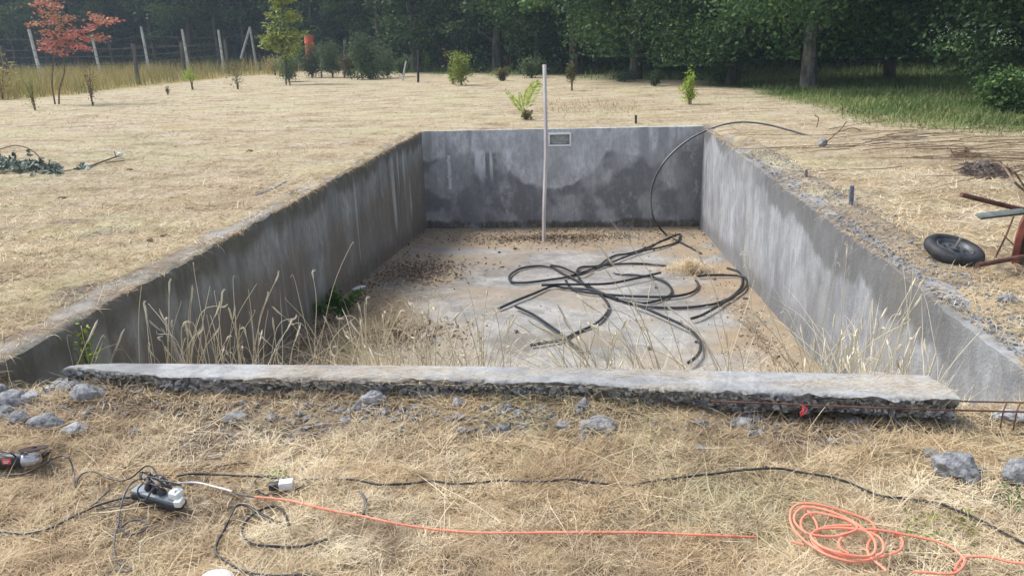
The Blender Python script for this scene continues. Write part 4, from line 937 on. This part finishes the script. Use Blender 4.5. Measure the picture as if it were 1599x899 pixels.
clump('bent dry grass stems in the left gap beside the slab end', 92, 4.0, [(85, 528), (112, 524), (152, 500), (165, 528), (195, 514), (160, 534), (60, 590)], 3, (90, 175, 520, 555), nleaf=30)
clump('dry grass clump nearest the left wall with a tall head before the dark stain', 240, 4.3, [(268, 436), (221, 443), (283, 470), (262, 497), (232, 540), (228, 470)], 5, (225, 300, 470, 550))
clump('tall dry grass clump with the highest head against the left wall', 300, 4.5, [(303, 413), (300, 445), (328, 447), (300, 470), (270, 500), (316, 498), (258, 540), (288, 515)], 16, (250, 330, 480, 552), nleaf=110)
clump('dry grass clump with curved heads leaning right before the left wall', 322, 4.6, [(400, 444), (366, 476), (357, 483), (342, 470), (368, 432), (352, 452), (336, 455)], 8, (330, 390, 480, 550))
clump('dry grass clump right of the curved heads with an upright stem', 398, 4.7, [(418, 455), (418, 483), (426, 496), (456, 497), (388, 452), (374, 514), (390, 487), (434, 423)], 10, (370, 450, 490, 552))
clump('sparse dry stems before the green weed at the left wall', 505, 5.2, [(453, 433), (493, 422), (553, 382), (470, 493), (531, 491), (435, 560)], 5, (440, 545, 470, 550), nleaf=40)
clump('dry grass clump with white heads right of the green weed', 590, 5.0, [(578, 464), (562, 495), (611, 478), (547, 500), (540, 520), (598, 490), (637, 498), (633, 486)], 22, (540, 650, 480, 550), nleaf=120)
clump('pale dry grass clump left of the middle of the slab', 650, 4.8, [(632, 470), (660, 490), (676, 480), (700, 500), (640, 505)], 30, (600, 730, 470, 555), nleaf=160)
clump('pale dry grass clump before the middle of the slab', 745, 4.7, [(725, 438), (762, 450), (717, 478), (780, 480), (738, 500)], 26, (690, 810, 490, 560), nleaf=150)
clump('flattened pale grass leaning left across the middle of the pool', 960, 4.5, [(870, 475), (880, 492), (850, 515), (845, 530), (900, 462), (905, 500), (880, 520), (920, 500)], 34, (840, 960, 500, 562), nleaf=140)
clump('long leaning dry stems crossing in front of the hose coil', 1060, 4.9, [(930, 381), (945, 420), (1017, 440), (985, 470), (905, 460), (975, 500)], 10, (920, 1060, 480, 558), nleaf=70)
clump('tallest pale stems leaning left over the hose coil', 1150, 4.9, [(953, 343), (1083, 383), (1155, 398), (1040, 470), (1100, 480), (1075, 500)], 6, (1040, 1180, 490, 560), nleaf=50)
clump('dry grass clump bending left at the near right of the pool', 1285, 4.6, [(1160, 418), (1218, 489), (1268, 499), (1178, 489), (1235, 521), (1241, 537), (1317, 515), (1225, 503)], 22, (1190, 1310, 490, 560), nleaf=120)
clump('dry grass clump with a thick tangled top before the right wall', 1325, 4.4, [(1347, 493), (1331, 525), (1312, 416), (1318, 380), (1355, 468), (1363, 466), (1328, 521)], 14, (1300, 1370, 500, 568), nleaf=100)
clump('tall dry grass stems leaning right before the right wall', 1345, 4.3, [(1430, 433), (1421, 477), (1439, 459), (1444, 437), (1419, 497), (1385, 480)], 14, (1340, 1420, 490, 570), nleaf=110)
clump('low spreading yellow tuft at the right end of the slab', 1432, 3.95, [(1445, 528), (1463, 552), (1531, 521), (1418, 497), (1400, 560)], 4, (1395, 1465, 530, 580), nleaf=170, lenr=(.3, .62))
def weedplant(label, px, py, Yb, hgt, n, mat=M_weed, ls=.028, spread=.12, floor=True, name='green_weed'):
    c = at_y(px, py, Yb); base = np.array([c[0], Yb, fz(Yb) if floor else float(gz(c[0], Yb))]); t = thing(name, label, 'weed', base); mb = MB(); C = []
    for k in range(9):
        tip = np.array([c[0], Yb, c[2]])+rng.normal(size=3)*[spread, spread, hgt*.3]; mb.tube([base, base*.4+tip*.6+[0, 0, .03], tip], [.004, .003, .0015], 4); 
        for u in np.linspace(.45, 1, 6): C.append(base+(tip-base)*u+rng.normal(size=(n//54+1, 3))*.03)
    mb.build('stem', M_weed, t); C = np.concatenate(C); link('foliage', cloud_mesh('foliage', C-base, ls, rng.normal(.6, .25, len(C)), .2), mat, t)
weedplant('green leafy weed rising in the left gap of the pool', 130, 535, 4.1, .12, 330, M_lime, .02, .05)
weedplant('dark green weed at the foot of the left pool wall', 520, 470, float(F(520, 490)[1]), .2, 900, M_weed, .035, .16)

# ------------------------------------------------------------------ foreground cables
path_seed = []
def cable(name, label, paths, mat, r=.0042, cat='cable', lift=.032, group=None, arch=None):
    mb = MB()
    for k, pth in enumerate(paths):
        pts = []
        for i, q_ in enumerate(pth):
            h = lift+(q_[2] if len(q_) > 2 else 0); p = G(q_[0], q_[1])
            # keep the drawn pixel while raised above the straw
            z = p[2]+h; p = at_z(q_[0], q_[1], z); pts.append(p)
        P_ = np.array(pts); s_ = np.r_[0, np.cumsum(np.linalg.norm(np.diff(P_, axis=0), axis=1))]; t_ = np.linspace(0, s_[-1], max(4, int(s_[-1]/.018)))
        if len(pts) > 3:
            Q_ = np.stack([np.interp(t_, s_, P_[:, i]) for i in range(3)], -1); kx = len(path_seed)*7.3; path_seed.append(1)
            for _ in range(2): Q_[1:-1] = Q_[1:-1]*.5+(Q_[:-2]+Q_[2:])*.25
            Q_[:, 0] += .004*fbm(t_*9, kx, 0, 2, 7); Q_[:, 1] += .005*fbm(t_*8, kx, 5, 2, 8); Q_[:, 2] += .012*fbm(t_*4, kx, 9, 2, 9)-.004; pts = Q_
        mb.tube(pts, r, 7, steps=2)
    return mb.build(name, mat, label=label, cat=cat, group=group)
gc = 'cables lying in the straw'
cable('black_cable', 'long black cable running right across the straw below the slab', [[(277, 744), (300, 739), (340, 739), (400, 742), (470, 745), (530, 746), (560, 749), (595, 756), (640, 753), (670, 749), (712, 756), (750, 753), (780, 748), (820, 749), (860, 750), (900, 747), (940, 753), (985, 756), (1040, 746), (1090, 738), (1150, 733), (1220, 731), (1290, 744), (1330, 755), (1375, 773), (1420, 777), (1470, 785), (1505, 797), (1540, 812), (1562, 826), (1599, 848), (1640, 860)]], M_black, .0048, group=gc)
cable('black_cable', 'thick black cable from the left edge of the photo to the power strip', [[(-60, 820), (0, 828), (40, 832), (80, 822), (115, 805), (150, 788), (180, 778), (208, 772), (216, 776)]], M_black, .0048, group=gc)
cable('power_tool_cable', 'thin dark cord looping from the angle grinder towards the power strip', [[(-40, 742), (0, 740), (35, 740, .005), (60, 728, .02), (90, 711, .06), (106, 710, .07), (113, 722, .05), (116, 745, .015), (117, 762, 0), (120, 747, .01), (128, 736, .03), (143, 733, .035), (165, 743, .01), (187, 749), (205, 745, .01), (215, 735, .03), (228, 723, .06), (240, 727, .06), (248, 745, .045)]], M_black, .0034, group=gc, cat='cord')
cable('grey_cable', 'thin grey cord curling down from the power strip to the bottom of the photo', [[(262, 748, .05), (240, 745, .05), (215, 746, .04), (203, 752, .02), (192, 775), (186, 800), (186, 818), (179, 835), (176, 860), (182, 880), (200, 880), (207, 888), (198, 893), (180, 884), (166, 890), (150, 910)], [(186, 822), (198, 811), (217, 807), (230, 815), (226, 826), (210, 832), (195, 828), (184, 818)]], M_cordg, .0036, group=gc, cat='cord')
Z5 = lambda pts: [(180+q_[0]/4.518, 700+q_[1]/4.518)+tuple(q_[2:]) for q_ in pts]
cable('black_cable', 'thick black cable laid in open loops right of the power strip', [Z5([(1215, 535), (1150, 515), (1060, 470), (1000, 430), (940, 390), (880, 373), (840, 400), (800, 480), (760, 590), (720, 660), (700, 710), (715, 760), (790, 795), (880, 845), (980, 875), (1100, 885), (1250, 880), (1380, 875), (1440, 910), (1460, 960)]), Z5([(1225, 535), (1195, 450), (1150, 400), (1090, 392), (1030, 415), (960, 455), (900, 520), (885, 590), (920, 640), (980, 665), (1100, 675), (1250, 685), (1380, 665), (1500, 625)])], M_black, .0052, group=gc)
cable('white_cable', 'short white cord running right from the power strip', [Z5([(430, 250, .03), (470, 240, .01), (560, 238), (650, 255), (750, 275), (828, 298)])], M_wcord, .0042, cat='cord')
cable('grey_cable', 'short grey cord end between the white and the orange cord', [Z5([(828, 298), (870, 315), (920, 330), (985, 336)])], M_cordg, .0032, group=gc, cat='cord')
cable('short_hose', 'short dark bit of hose poking out of the straw above the orange cord', [[(562, 767, -.005), (570, 775), (572, 785), (567, 801)]], M_cordg, .0055, cat='hose')
cable('grey_cable', 'short thin dark cord lying above the long black cable', [Z5([(690, 128), (760, 108), (840, 95), (925, 92)])], M_black, .0028, group=gc, cat='cord')
cable('grey_cable', 'thin grey cord beneath the thick cable left of the power strip', [[(150, 795), (175, 790), (205, 785), (215, 775)], [(118, 806), (140, 792), (160, 775), (172, 762)]], M_cordg, .0028, group=gc, cat='cord')
# plug and tail
pl = thing('cable_connector', 'grey and white cable connector lying on the straw above the orange cord', 'connector', G(440, 766))
c0 = np.array(G(441, 766))+[0, 0, .028]; Mz = rotm('Z', .25)
MB().box(c0+[.018, .004, 0], (.058, .042, .036), Mz, .008).build('socket', M_wcord, pl)
MB().box(c0+[-.022, -.005, -.002], (.055, .032, .03), Mz, .007).build('plug', M_sdark, pl)
mb = MB(); 
for pth in (Z5([(1085, 325, .012), (1050, 322, .008), (1000, 290), (985, 240), (1010, 205), (1090, 208), (1180, 209)]), Z5([(1278, 285, .008), (1330, 262), (1420, 255), (1520, 252)])):
    mb.tube([at_z(a, b_, float(G(a, b_)[2])+.016+(c[0] if c else 0)) for a, b_, *c in pth], .0034, 6)
mb.build('cord', M_black, pl)
MB().tube([at_z(375, 832, -.12), at_z(386, 853, -.125)], .0025, 5, smooth=False).build('white_stick', M_wcord, label='little white stick lying in the loop of thick black cable', cat='stick')
# orange cord
Z6 = lambda pts: [(1200+u/4.0075, 760+v_/4.0075) for u, v_ in pts]
orange = [[(397, 775), (450, 781), (520, 797), (565, 805), (620, 817), (680, 826), (750, 831), (850, 831), (1000, 831), (1100, 835), (1180, 838)],
 [(1236, 845), (1255, 850)],
 Z6([(1720, 490), (1599, 478), (1500, 465), (1420, 445), (1320, 432), (1235, 438), (1190, 470), (1165, 520)]),
 Z6([(910, 528), (1000, 535), (1140, 542), (1200, 515), (1228, 465), (1210, 430), (1150, 380), (1060, 340), (930, 312), (820, 290), (740, 275), (640, 265), (540, 262), (480, 255), (400, 255), (330, 262), (290, 275), (265, 300), (280, 330), (340, 375), (440, 410), (540, 430), (630, 430), (665, 400), (668, 350), (640, 300), (590, 260), (530, 215), (460, 180), (380, 150), (300, 130), (230, 125), (180, 150), (160, 195), (180, 240), (230, 280), (290, 300), (400, 308), (500, 285), (550, 265), (545, 235), (480, 200), (400, 180), (300, 160), (240, 170), (205, 210), (210, 260), (240, 290)]),
 Z6([(740, 525), (700, 490), (650, 450), (620, 400), (625, 350), (660, 300), (668, 260), (640, 215), (560, 180), (450, 145), (340, 115), (240, 102), (175, 112), (140, 150), (140, 220), (180, 290), (260, 360), (360, 420), (480, 458), (580, 465), (650, 450), (760, 420), (820, 395), (842, 350), (820, 310), (780, 295)]),
 Z6([(215, 118), (260, 165), (295, 215), (308, 270), (300, 310)]),
 Z6([(555, 262), (470, 310), (440, 345), (455, 385), (505, 415)]),
 Z6([(560, 262), (650, 290), (700, 320), (722, 370), (710, 410), (670, 430)]),
 Z6([(262, 318), (300, 372), (400, 415), (520, 436), (630, 440)]),
 Z6([(290, 275), (350, 250), (430, 240), (520, 240)])]
ob = MB()
for k, pth in enumerate(orange):
    ob.tube([at_z(q_[0], q_[1], float(G(q_[0], q_[1])[2])+.036+.005*(k % 4)) for q_ in pth], .0044, 7, steps=5)
ob.build('orange_cable', M_orange, label='faded orange extension cord stretched over the straw and coiled at the lower right', cat='cord')

# ------------------------------------------------------------------ angle grinder
gb = G(20, 736); gr = thing('angle_grinder', 'black and silver angle grinder with a dark cutting disc lying in the straw', 'angle grinder', gb)
gc0 = at_z(23, 719, gb[2]+.05); ax = np.array([1, .12, .03]); ax /= np.linalg.norm(ax)
tilt = R(16); nz = np.array([0, math.sin(tilt), math.cos(tilt)]); nz = nz-ax*(nz@ax); nz /= np.linalg.norm(nz); ny = np.cross(nz, ax)
MG = np.stack([ax, ny, nz], 1)                         # local x along the body, z = spindle
Mx = MG@rotm('Y', math.pi/2)                           # lathe z -> body axis
def gp_(x, y, z): return gc0+MG@np.array([x, y, z])
mb = MB(); mb.lathe([(0, -.20), (.022, -.20), (.026, -.185), (.027, -.09), (.034, -.07), (.036, -.02), (.036, .03), (.033, .038), (.033, .042), (0, .042)], gp_(0, 0, 0), Mx, 24)
body = mb.build('motor_housing', M_tool, gr)
mb = MB(); mb.box(gp_(-.012, -.0345, .006), (.038, .004, .022), MG, .001); mb.build('red_label', M_redlab, body)
mb = MB(); mb.box(gp_(-.012, -.037, .007), (.026, .001, .003), MG); mb.box(gp_(-.014, -.037, .001), (.018, .001, .003), MG); mb.build('label_lettering', M_wcord, body)
mb = MB(); mb.lathe([(.0, .043), (.031, .043), (.032, .05), (.030, .075), (.024, .10), (.012, .112), (0, .112)], gp_(0, 0, 0), Mx, 20); mb.box(gp_(.078, 0, .004), (.055, .048, .046), MG, .009)
mb.lathe([(.024, .02), (.024, .036), (.018, .038), (.016, .046), (0, .046)], gp_(.085, 0, 0), MG, 20)
head = mb.build('gear_head', M_alu, gr)
mb = MB()
for a in (-1, 1):
    for b_ in (-1, 1): mb.lathe([(.0035, -.001), (.0035, .0015), (0, .0015)], gp_(.058+.005*a*0, -.0245, .004+b_*.013), MG@rotm('X', math.pi/2), 8) if a < 0 else None
mb.build('screw', M_sdark, head)
mb = MB(); mb.lathe([(0, .0475), (.0575, .0475), (.0585, .0485), (.0575, .0500), (.018, .0500), (.016, .049), (.011, .052), (.010, .056), (0, .056)], gp_(.085, 0, 0), MG, 40); mb.build('cutting_disc', M_disc, gr)
mb = MB(); mb.tube([gp_(.078, .03, 0), gp_(.078, .05, .002), gp_(.078, .12, .004)], [.011, .014, .013], 10, smooth=False); mb.build('side_handle', M_tool, gr)
mb = MB(); mb.tube([gp_(-.2, 0, 0), gp_(-.24, 0, -.01), gp_(-.28, -.02, -.035)], [.006, .005, .0034], 7); mb.build('cord_sleeve', M_black, gr)
cable('power_tool_cable', 'thin dark cord arching behind the body of the angle grinder', [[(-40, 712, .03), (-8, 703, .06), (8, 703, .07), (20, 707, .06), (27, 714, .03)]], M_black, .0034, group=gc, cat='cord')

# ------------------------------------------------------------------ power strip
A = at_z(208, 767, -.10); B = at_z(276, 786, -.10); pc = (A+B)/2; dx = B-A; dx[2] = 0; Ls = np.linalg.norm(dx)+.012; dx /= np.linalg.norm(dx)
dz_ = np.array([0, 0, 1.]); dz_ = dz_+np.array([.0, -.12, 0]); dz_ /= np.linalg.norm(dz_); dyv = np.cross(dz_, dx); dyv /= np.linalg.norm(dyv); dz_ = np.cross(dx, dyv); MP = np.stack([dx, dyv, dz_], 1)
pcz = float(gz(pc[0], pc[1])); ctr = np.array([pc[0], pc[1]+.02, pcz+.045]); ps = thing('power_strip', 'grey multiple socket power strip full of plugs lying on the straw', 'power strip', (pc[0], pc[1], pcz))
pq = lambda x, y, z: ctr+MP@np.array([x, y, z])
MB().box(pq(0, 0, -.012), (Ls, .058, .030), MP, .007).build('base', M_sdark, ps)  # shade on the strip's side put into a darker colour than its top
MB().box(pq(0, 0, .010), (Ls*.97, .052, .018), MP, .005).build('socket_panel', M_sgrey, ps)
for k, xo in enumerate((-.045, -.005, .03)):
    mb = MB(); mb.lathe([(0, 0), (.016, 0), (.017, .004), (.015, .018), (.008, .026), (.005, .045), (0, .046)], pq(xo, .004, .02), MP@rotm('X', .35*(k-1)), 14)
    plg = mb.build('plug', M_black if k < 2 else M_cordg, ps)
mb = MB(); mb.box(pq(Ls/2-.02, .006, .034), (.042, .046, .036), MP@rotm('Y', .2), .009); mb.box(pq(Ls/2+.004, -.008, .012), (.03, .04, .03), MP@rotm('Z', .3), .007); mb.tube([pq(Ls/2-.045, 0, .022), pq(Ls/2-.03, 0, .045), pq(Ls/2-.01, 0, .05)], .008, 8)
mb.build('white_adapter', M_pvc, ps)
mb = MB()
for k in range(4):
    pts = [pq(-.055+.03*k, .005, .06)]+[pq(-.04+.03*k+rng.normal(0, .03), .01+rng.normal(0, .02), .055+rng.random()*.04) for _ in range(4)]+[pq(.05, .03, .03)]; mb.tube(pts, .0034, 6, steps=5)
mb.tube([pq(-.06, .0, .05), pq(-.075, -.02, .03), pq(-.06, -.033, .0), pq(-.02, -.036, .01), pq(.01, -.02, .05), pq(.03, .01, .07), pq(0, .02, .08)], .0034, 6, steps=5)
mb.tube([pq(-.05, .02, .03), pq(-.02, .03, .075), pq(.03, .03, .08), pq(.06, .02, .05), pq(.07, .02, .03)], .0034, 6, steps=5)
mb.build('plug_cords', M_cordg, ps)
# white round lid at the bottom
bp = G(337, 916); MB().lathe([(0, .03), (.03, .029), (.05, .025), (.062, .014), (.065, 0), (.063, -.005)], bp+[0, 0, .008], None, 32).build('white_plate', M_wcord, label='round white plastic lid half out of the bottom edge of the photo', cat='lid')

# ------------------------------------------------------------------ rusty bars under the slab, right
rbc = thing('rebar_cage', 'rusty thin reinforcing bars sticking out under the right end of the slab', 'rebar', at_z(1540, 650, -.12)); 
a1, a2 = at_y(1110, 626, 3.19), at_y(1680, 645, 3.22)
MB().tube([a1, (a1+a2)/2+[0, 0, -.005], a2], .0042, 6).build('bar', M_rust, rbc)
a1, a2 = at_y(1490, 626, 3.30), at_y(1680, 630, 3.30); MB().tube([a1, a2], .0036, 6, smooth=False).build('bar', M_rust, rbc)
for px in (1567, 1588):
    p0 = at_y(px+1, 628, 3.3); p1 = at_y(px, 641, 3.21); p2 = p1-[0, 0, .14]
    MB().tube([p0, p0+[0, -.02, .004], p1, p2], .0035, 5, steps=2).build('stirrup', M_rust, rbc)
tg = G(1250, 640); mb = MB(); rt_ = at_y(1252, 640, 3.1)
for k in range(5): mb.tube([rt_+[0, 0, -.03], rt_+rng.normal(size=3)*[.012, .005, .008]+[0, 0, .0], rt_+rng.normal(size=3)*[.012, .008, .008]+[0, 0, .015]], .0022, 5)
mb.build('red_tie', M_redtag, label='shred of red plastic tied below the slab on the right', cat='plastic scrap')

# ------------------------------------------------------------------ loose wheel
wc = G(1492, 412); wh = thing('loose_wheel', 'small black wheelbarrow wheel lying flat in the straw on the right', 'wheel', wc); wz = wc+[0, .05, .085]; MW = rotm('X', R(13))@rotm('Y', R(9))
prof = []
for a in np.linspace(-2.6, 2.6, 18): prof.append((.156+.041*math.cos(a), .043*math.sin(a)))
for rr_ in (.1965, ): pass
MB().lathe(prof+[prof[0]], wz, MW, 48).build('tyre', M_tyre, wh)
mb = MB(); mb.lathe([(.124, .026), (.118, .031), (.110, .026), (.100, .008), (.05, -.002), (.032, .004), (.03, .02), (.02, .024), (0, .024)], wz, MW, 36); mb.lathe([(.124, -.026), (.092, -.022), (.05, -.012), (0, -.012)], wz, MW, 36)
rm = mb.build('rim', M_rim, wh)
mb = MB()
for k in range(8):
    a = k*math.pi/4; mb.lathe([(.010, .0), (.010, .004), (0, .004)], wz+MW@np.array([.07*math.cos(a), .07*math.sin(a), .003]), MW, 10)
mb.build('rim_hole_shade', M_sdark, rm)  # solid dark discs on the rim, coloured like the shade inside holes
MB().tube([wz, wz+MW@np.array([.008, 0, .10])], .009, 8, smooth=False).build('axle', M_bolt, wh)
# ------------------------------------------------------------------ overturned wheelbarrow
base = G(1625, 440); wb = thing('wheelbarrow', 'rusty red wheelbarrow tipped on its side at the right edge of the photo', 'wheelbarrow', base)
Yw = 5.35
def tray():
    # opening faces right/camera; rim ring then floor ring; real 3 mm sheet
    rimc = at_y(1671, 372, Yw); axd = np.array([-.20, .97, .10]); axd /= np.linalg.norm(axd)
    u_ = np.array([0, 0, 1.])-axd*axd[2]; u_ /= np.linalg.norm(u_); v_ = np.cross(axd, u_)
    mb = MB(); ring = []
    def loop(d, hu, hv, rr_):
        P = []
        for k in range(32):
            a = 2*math.pi*k/32; c, s = math.cos(a), math.sin(a); e = .72
            P.append(rimc+axd*d+u_*hu*np.sign(c)*abs(c)**e+v_*hv*np.sign(s)*abs(s)**e)
        return P
    L = [loop(.0, .345, .40, 0), loop(-.012, .315, .36, 0), loop(.02, .30, .345, 0), loop(.10, .28, .31, 0), loop(.20, .19, .22, 0), loop(.22, .05, .06, 0)]
    Lb = [loop(.23, .05, .06, 0), loop(.208, .195, .225, 0), loop(.10, .29, .32, 0), loop(.02, .325, .38, 0), loop(.006, .345, .40, 0)]
    AL = L+Lb; V = np.concatenate(AL); f = []
    for i in range(len(AL)-1):
        for j in range(32): k = (j+1) % 32; f.append((i*32+j, i*32+k, (i+1)*32+k, (i+1)*32+j))
    i = len(AL)-1
    for j in range(32): k = (j+1) % 32; f.append((i*32+j, i*32+k, k, j))
    f.append(tuple(5*32+j for j in range(32))[::-1]); f.append(tuple(6*32+j for j in range(32)))
    K = lambda i: f[i*32:(i+1)*32]
    rim_f = K(0)+K(1)+K(9)+f[320:352]; body_f = [q for q in f if q not in rim_f]
    a_ = MB(); a_.add(V, rim_f); b_ = MB(); b_.add(V, body_f); return a_, b_
ta, tb = tray(); tbo = tb.build('tray', M_rust, wb); ta.build('tray_rim', M_redrust, tbo)
def bar(pts, r, nm, m, seg=8):
    return MB().tube(pts, r, seg, smooth=False).build(nm, m, wb)
h1 = bar([at_y(1501, 304, Yw+.25), at_y(1578, 323, Yw+.35), at_y(1700, 352, Yw+.45)], .0175, 'handle', M_rust)
h2 = bar([at_y(1526, 414, Yw-.4), at_y(1592, 402, Yw-.2), at_y(1700, 392, Yw+.2)], .0175, 'handle', M_rust)
bar([at_y(1583, 338, Yw+.2), at_y(1570, 370, Yw+.05), G(1552, 406)], .006, 'brace', M_rust, 6)
bar([at_y(1568, 368, Yw+.1), at_y(1593, 392, Yw+.1)], .004, 'brace', M_rust, 6)
mb = MB(); p0, p1 = at_y(1528, 338, Yw+.1), at_y(1600, 330, Yw+.3); ab = p1-p0; l_ = np.linalg.norm(ab); ab /= l_; sd2 = np.cross(ab, [0, -.5, 1]); sd2 /= np.linalg.norm(sd2); MBd = np.stack([ab, np.cross(np.cross(ab, sd2), ab), np.cross(ab, sd2)], 1)
mb.box((p0+p1)/2, (l_, .055, .02), MBd, .003); mb.build('board', M_board, wb)
# ------------------------------------------------------------------ debris right and left
def heap(name, label, px, py, wpx, hm, mat, seed, cat='debris heap', spikes=0):
    c = G(px, py); sc = np.linalg.norm(c-[0, 0, EYE])/FPX; W = wpx*sc/2; xs = np.linspace(-1, 1, 60); XX, YY = np.meshgrid(xs, xs); r_ = np.hypot(XX, YY)
    x = c[0]+XX*W; y = c[1]+YY*W*.8; z = gz(x, y)-.03+hm*np.maximum(0, 1-r_**1.6+.5*fbm(XX*2, YY*2, 0, 3, seed))*(r_ < 1.0)*(1-ss(r_, .6, 1))+hm*.5*np.abs(fbm(XX*7, YY*7, 0, 3, seed+1))*(1-ss(r_, .7, .95))
    ii = np.arange(3600).reshape(60, 60); me = rawmesh(name, np.stack([x, y, z], -1).reshape(-1, 3)-c, np.stack([ii[:-1, :-1], ii[:-1, 1:], ii[1:, 1:], ii[1:, :-1]], -1).reshape(-1, 4)); me.shade_smooth()
    t = thing(name, label, cat, c); link('heap_body', me, mat, t); 
    if spikes:
        mb = MB()
        for k in range(spikes):
            a = rng.uniform(0, 6.28); q_ = c+np.array([np.cos(a), np.sin(a)*.8, 0])*W*rng.uniform(0, .8); q_[2] = float(gz(q_[0], q_[1]))+hm*.5*rng.random(); d = rng.normal(size=3)*[.12, .12, .05]; mb.tube([q_, q_+d*.6+[0, 0, .02], q_+d], .005, 4, steps=2)
        mb.build('twigs', mat, t)
heap('ash_heap', 'dark heap of charred debris on the straw at the right', 1537, 275, 78, .17, M_ash, 200, spikes=120)
heap('earth_mound', 'low brown mound behind the charred debris heap', 1505, 246, 46, .09, M_mound, 210, spikes=30)
def brush():
    c = at_z(1480, 225, 0); t = thing('brush_pile', 'flat spread of thin brown bare branches on the straw before the green grass', 'brush pile', c); mb = MB()
    for k in range(60):
        px, py = rng.uniform(1290, 1640), rng.uniform(208, 272); py = py if px > 1400 or py < 235 else py-25
        p = at_z(px, py, .02); L = rng.uniform(.6, 2.2); a = rng.normal(.15, .35)+(math.pi if rng.random() < .4 else 0); z0 = rng.uniform(.01, .14)
        pts = [p+[0, 0, z0]]; 
        for j in range(4): a += rng.normal(0, .18); pts.append(pts[-1]+np.array([math.cos(a), math.sin(a), rng.normal(0, .03)])*L/4)
        for q_ in pts: q_[2] = max(.01, q_[2])
        mb.tube(pts, np.linspace(.0055, .002, 5), 4, steps=2)
    mb.build('branches', M_twig, t)
    mb = MB()
    for (a, b_, c_) in (((1290, 222), (1310, 205), (1322, 190)), ((1275, 200), (1278, 185), (1272, 180)), ((1300, 210), (1330, 200), (1345, 205))): mb.tube([at_z(*a, .0), at_y(*b_, at_z(*a, 0)[1]), at_y(*c_, at_z(*a, 0)[1])], .008, 4)
    mb.build('twigs', M_twig, t)
    mb = MB(); mb.tube([G(1530, 262), at_y(1560, 255, 8.4), at_y(1585, 285, 7.4), G(1602, 300)], .012, 5); mb.tube([G(1560, 262), at_y(1578, 262, 8.0), G(1600, 292)], .010, 5); mb.build('branch', M_twig, t)
brush()
def cutbranch():
    c = G(30, 268); t = thing('cut_branch', 'pile of cut branches with wilting grey green leaves at the left edge', 'cut branches', c); mb = MB(); C = []
    Yc = c[1]
    paths = [[G(-10, 272), G(40, 270, .05), G(70, 262, .03), G(100, 268, .01), G(150, 258, .01)], [at_y(0, 233, Yc), at_y(25, 227, Yc), at_y(50, 235, Yc), at_y(66, 252, Yc), G(68, 262)], [G(0, 262), G(50, 266, .03)]]
    for p in paths: mb.tube(p, .008, 5)
    mb.build('branches', M_twig, t)
    for k in range(850):
        px = rng.uniform(-60, 95); f = max(0, 1-max(px, 0)/100); py = 262+rng.normal(0, 4)+4*(1-f); C.append(G(px, py, rng.random()*.14*f))
    for px, py in ((0, 246), (8, 250), (20, 240), (22, 242), (44, 236), (45, 240), (65, 250), (66, 254), (22, 257), (50, 258)):
        for k in range(3): C.append(at_y(px+rng.normal(0, 1), py+rng.normal(0, 1.5), Yc))
    for k in range(25): C.append(G(133+rng.normal(0, 5), 264+rng.normal(0, 2), .03))
    for k in range(40): C.append(G(88+rng.normal(0, 7), 268+rng.normal(0, 3), .03))
    C = np.array(C); link('leaves', cloud_mesh('leaves', C-WL[t.name], .052, rng.normal(.5, .35, len(C)), .2, 2.2), M_dgl, t)
    c = G(186, 252); t = thing('dry_stick', 'dry forked stick lying in the mown grass right of the cut branches', 'stick', c)
    mb = MB(); mb.tube([G(140, 262, .02), G(165, 254, .03), G(190, 246, .04)], .012, 5); mb.tube([G(165, 256, .02), G(195, 254, .03)], .008, 5); mb.tube([G(182, 248, .02), at_y(178, 236, G(182, 248)[1])], .007, 5); mb.build('branches', M_twig, t)
    P, f = stone_mesh(1, .045, .04, .035, 77, 2); MB().add(P+G(188, 248)+[0, 0, .07], f).build('pale_knob', M_wcord, t)
cutbranch()
for k, (px, py, s_, l) in enumerate(((203, 266, .05, 'small dark clod right of the dry forked stick'), (258, 369, .045, 'dark clod right of another one near the left pool wall'), (236, 377, .04, 'flat dark clod near the left pool wall'), (98, 310, .05, 'dark clod in the field left of the pool'), (390, 237, .06, 'flat dark clod in the field behind the left pool wall'))):
    stone(G(px, py), s_*1.6, s_*.6, s_, 400+k, l, M_mound, .2, 'dark clods in the field', 0, 'earth_clod')
mb = MB(); mb.tube([G(398, 306, .01), G(425, 296, .012), G(447, 284, .012)], .010, 5); mb.build('pale_stick', M_cpost, label='thin pale straight stick on the ground beside the left pool wall', cat='stick')
hz = MB().box((0, 200, 10.), (560, 500, 26.2)).build('haze', None, label='pale summer haze over the field and forest', cat='haze', kind='stuff')
hm = bpy.data.materials.new('haze'); hm.use_nodes = True; ht = hm.node_tree; ht.nodes.remove(ht.nodes['Principled BSDF'])
pv = ht.nodes.new('ShaderNodeVolumePrincipled'); pv.inputs['Density'].default_value = HAZE; pv.inputs['Color'].default_value = (.62, .78, 1, 1); pv.inputs['Anisotropy'].default_value = .2
ht.links.new(pv.outputs[0], ht.nodes['Material Output'].inputs['Volume']); hz.data.materials.append(hm)
print('done', len(bpy.data.objects))
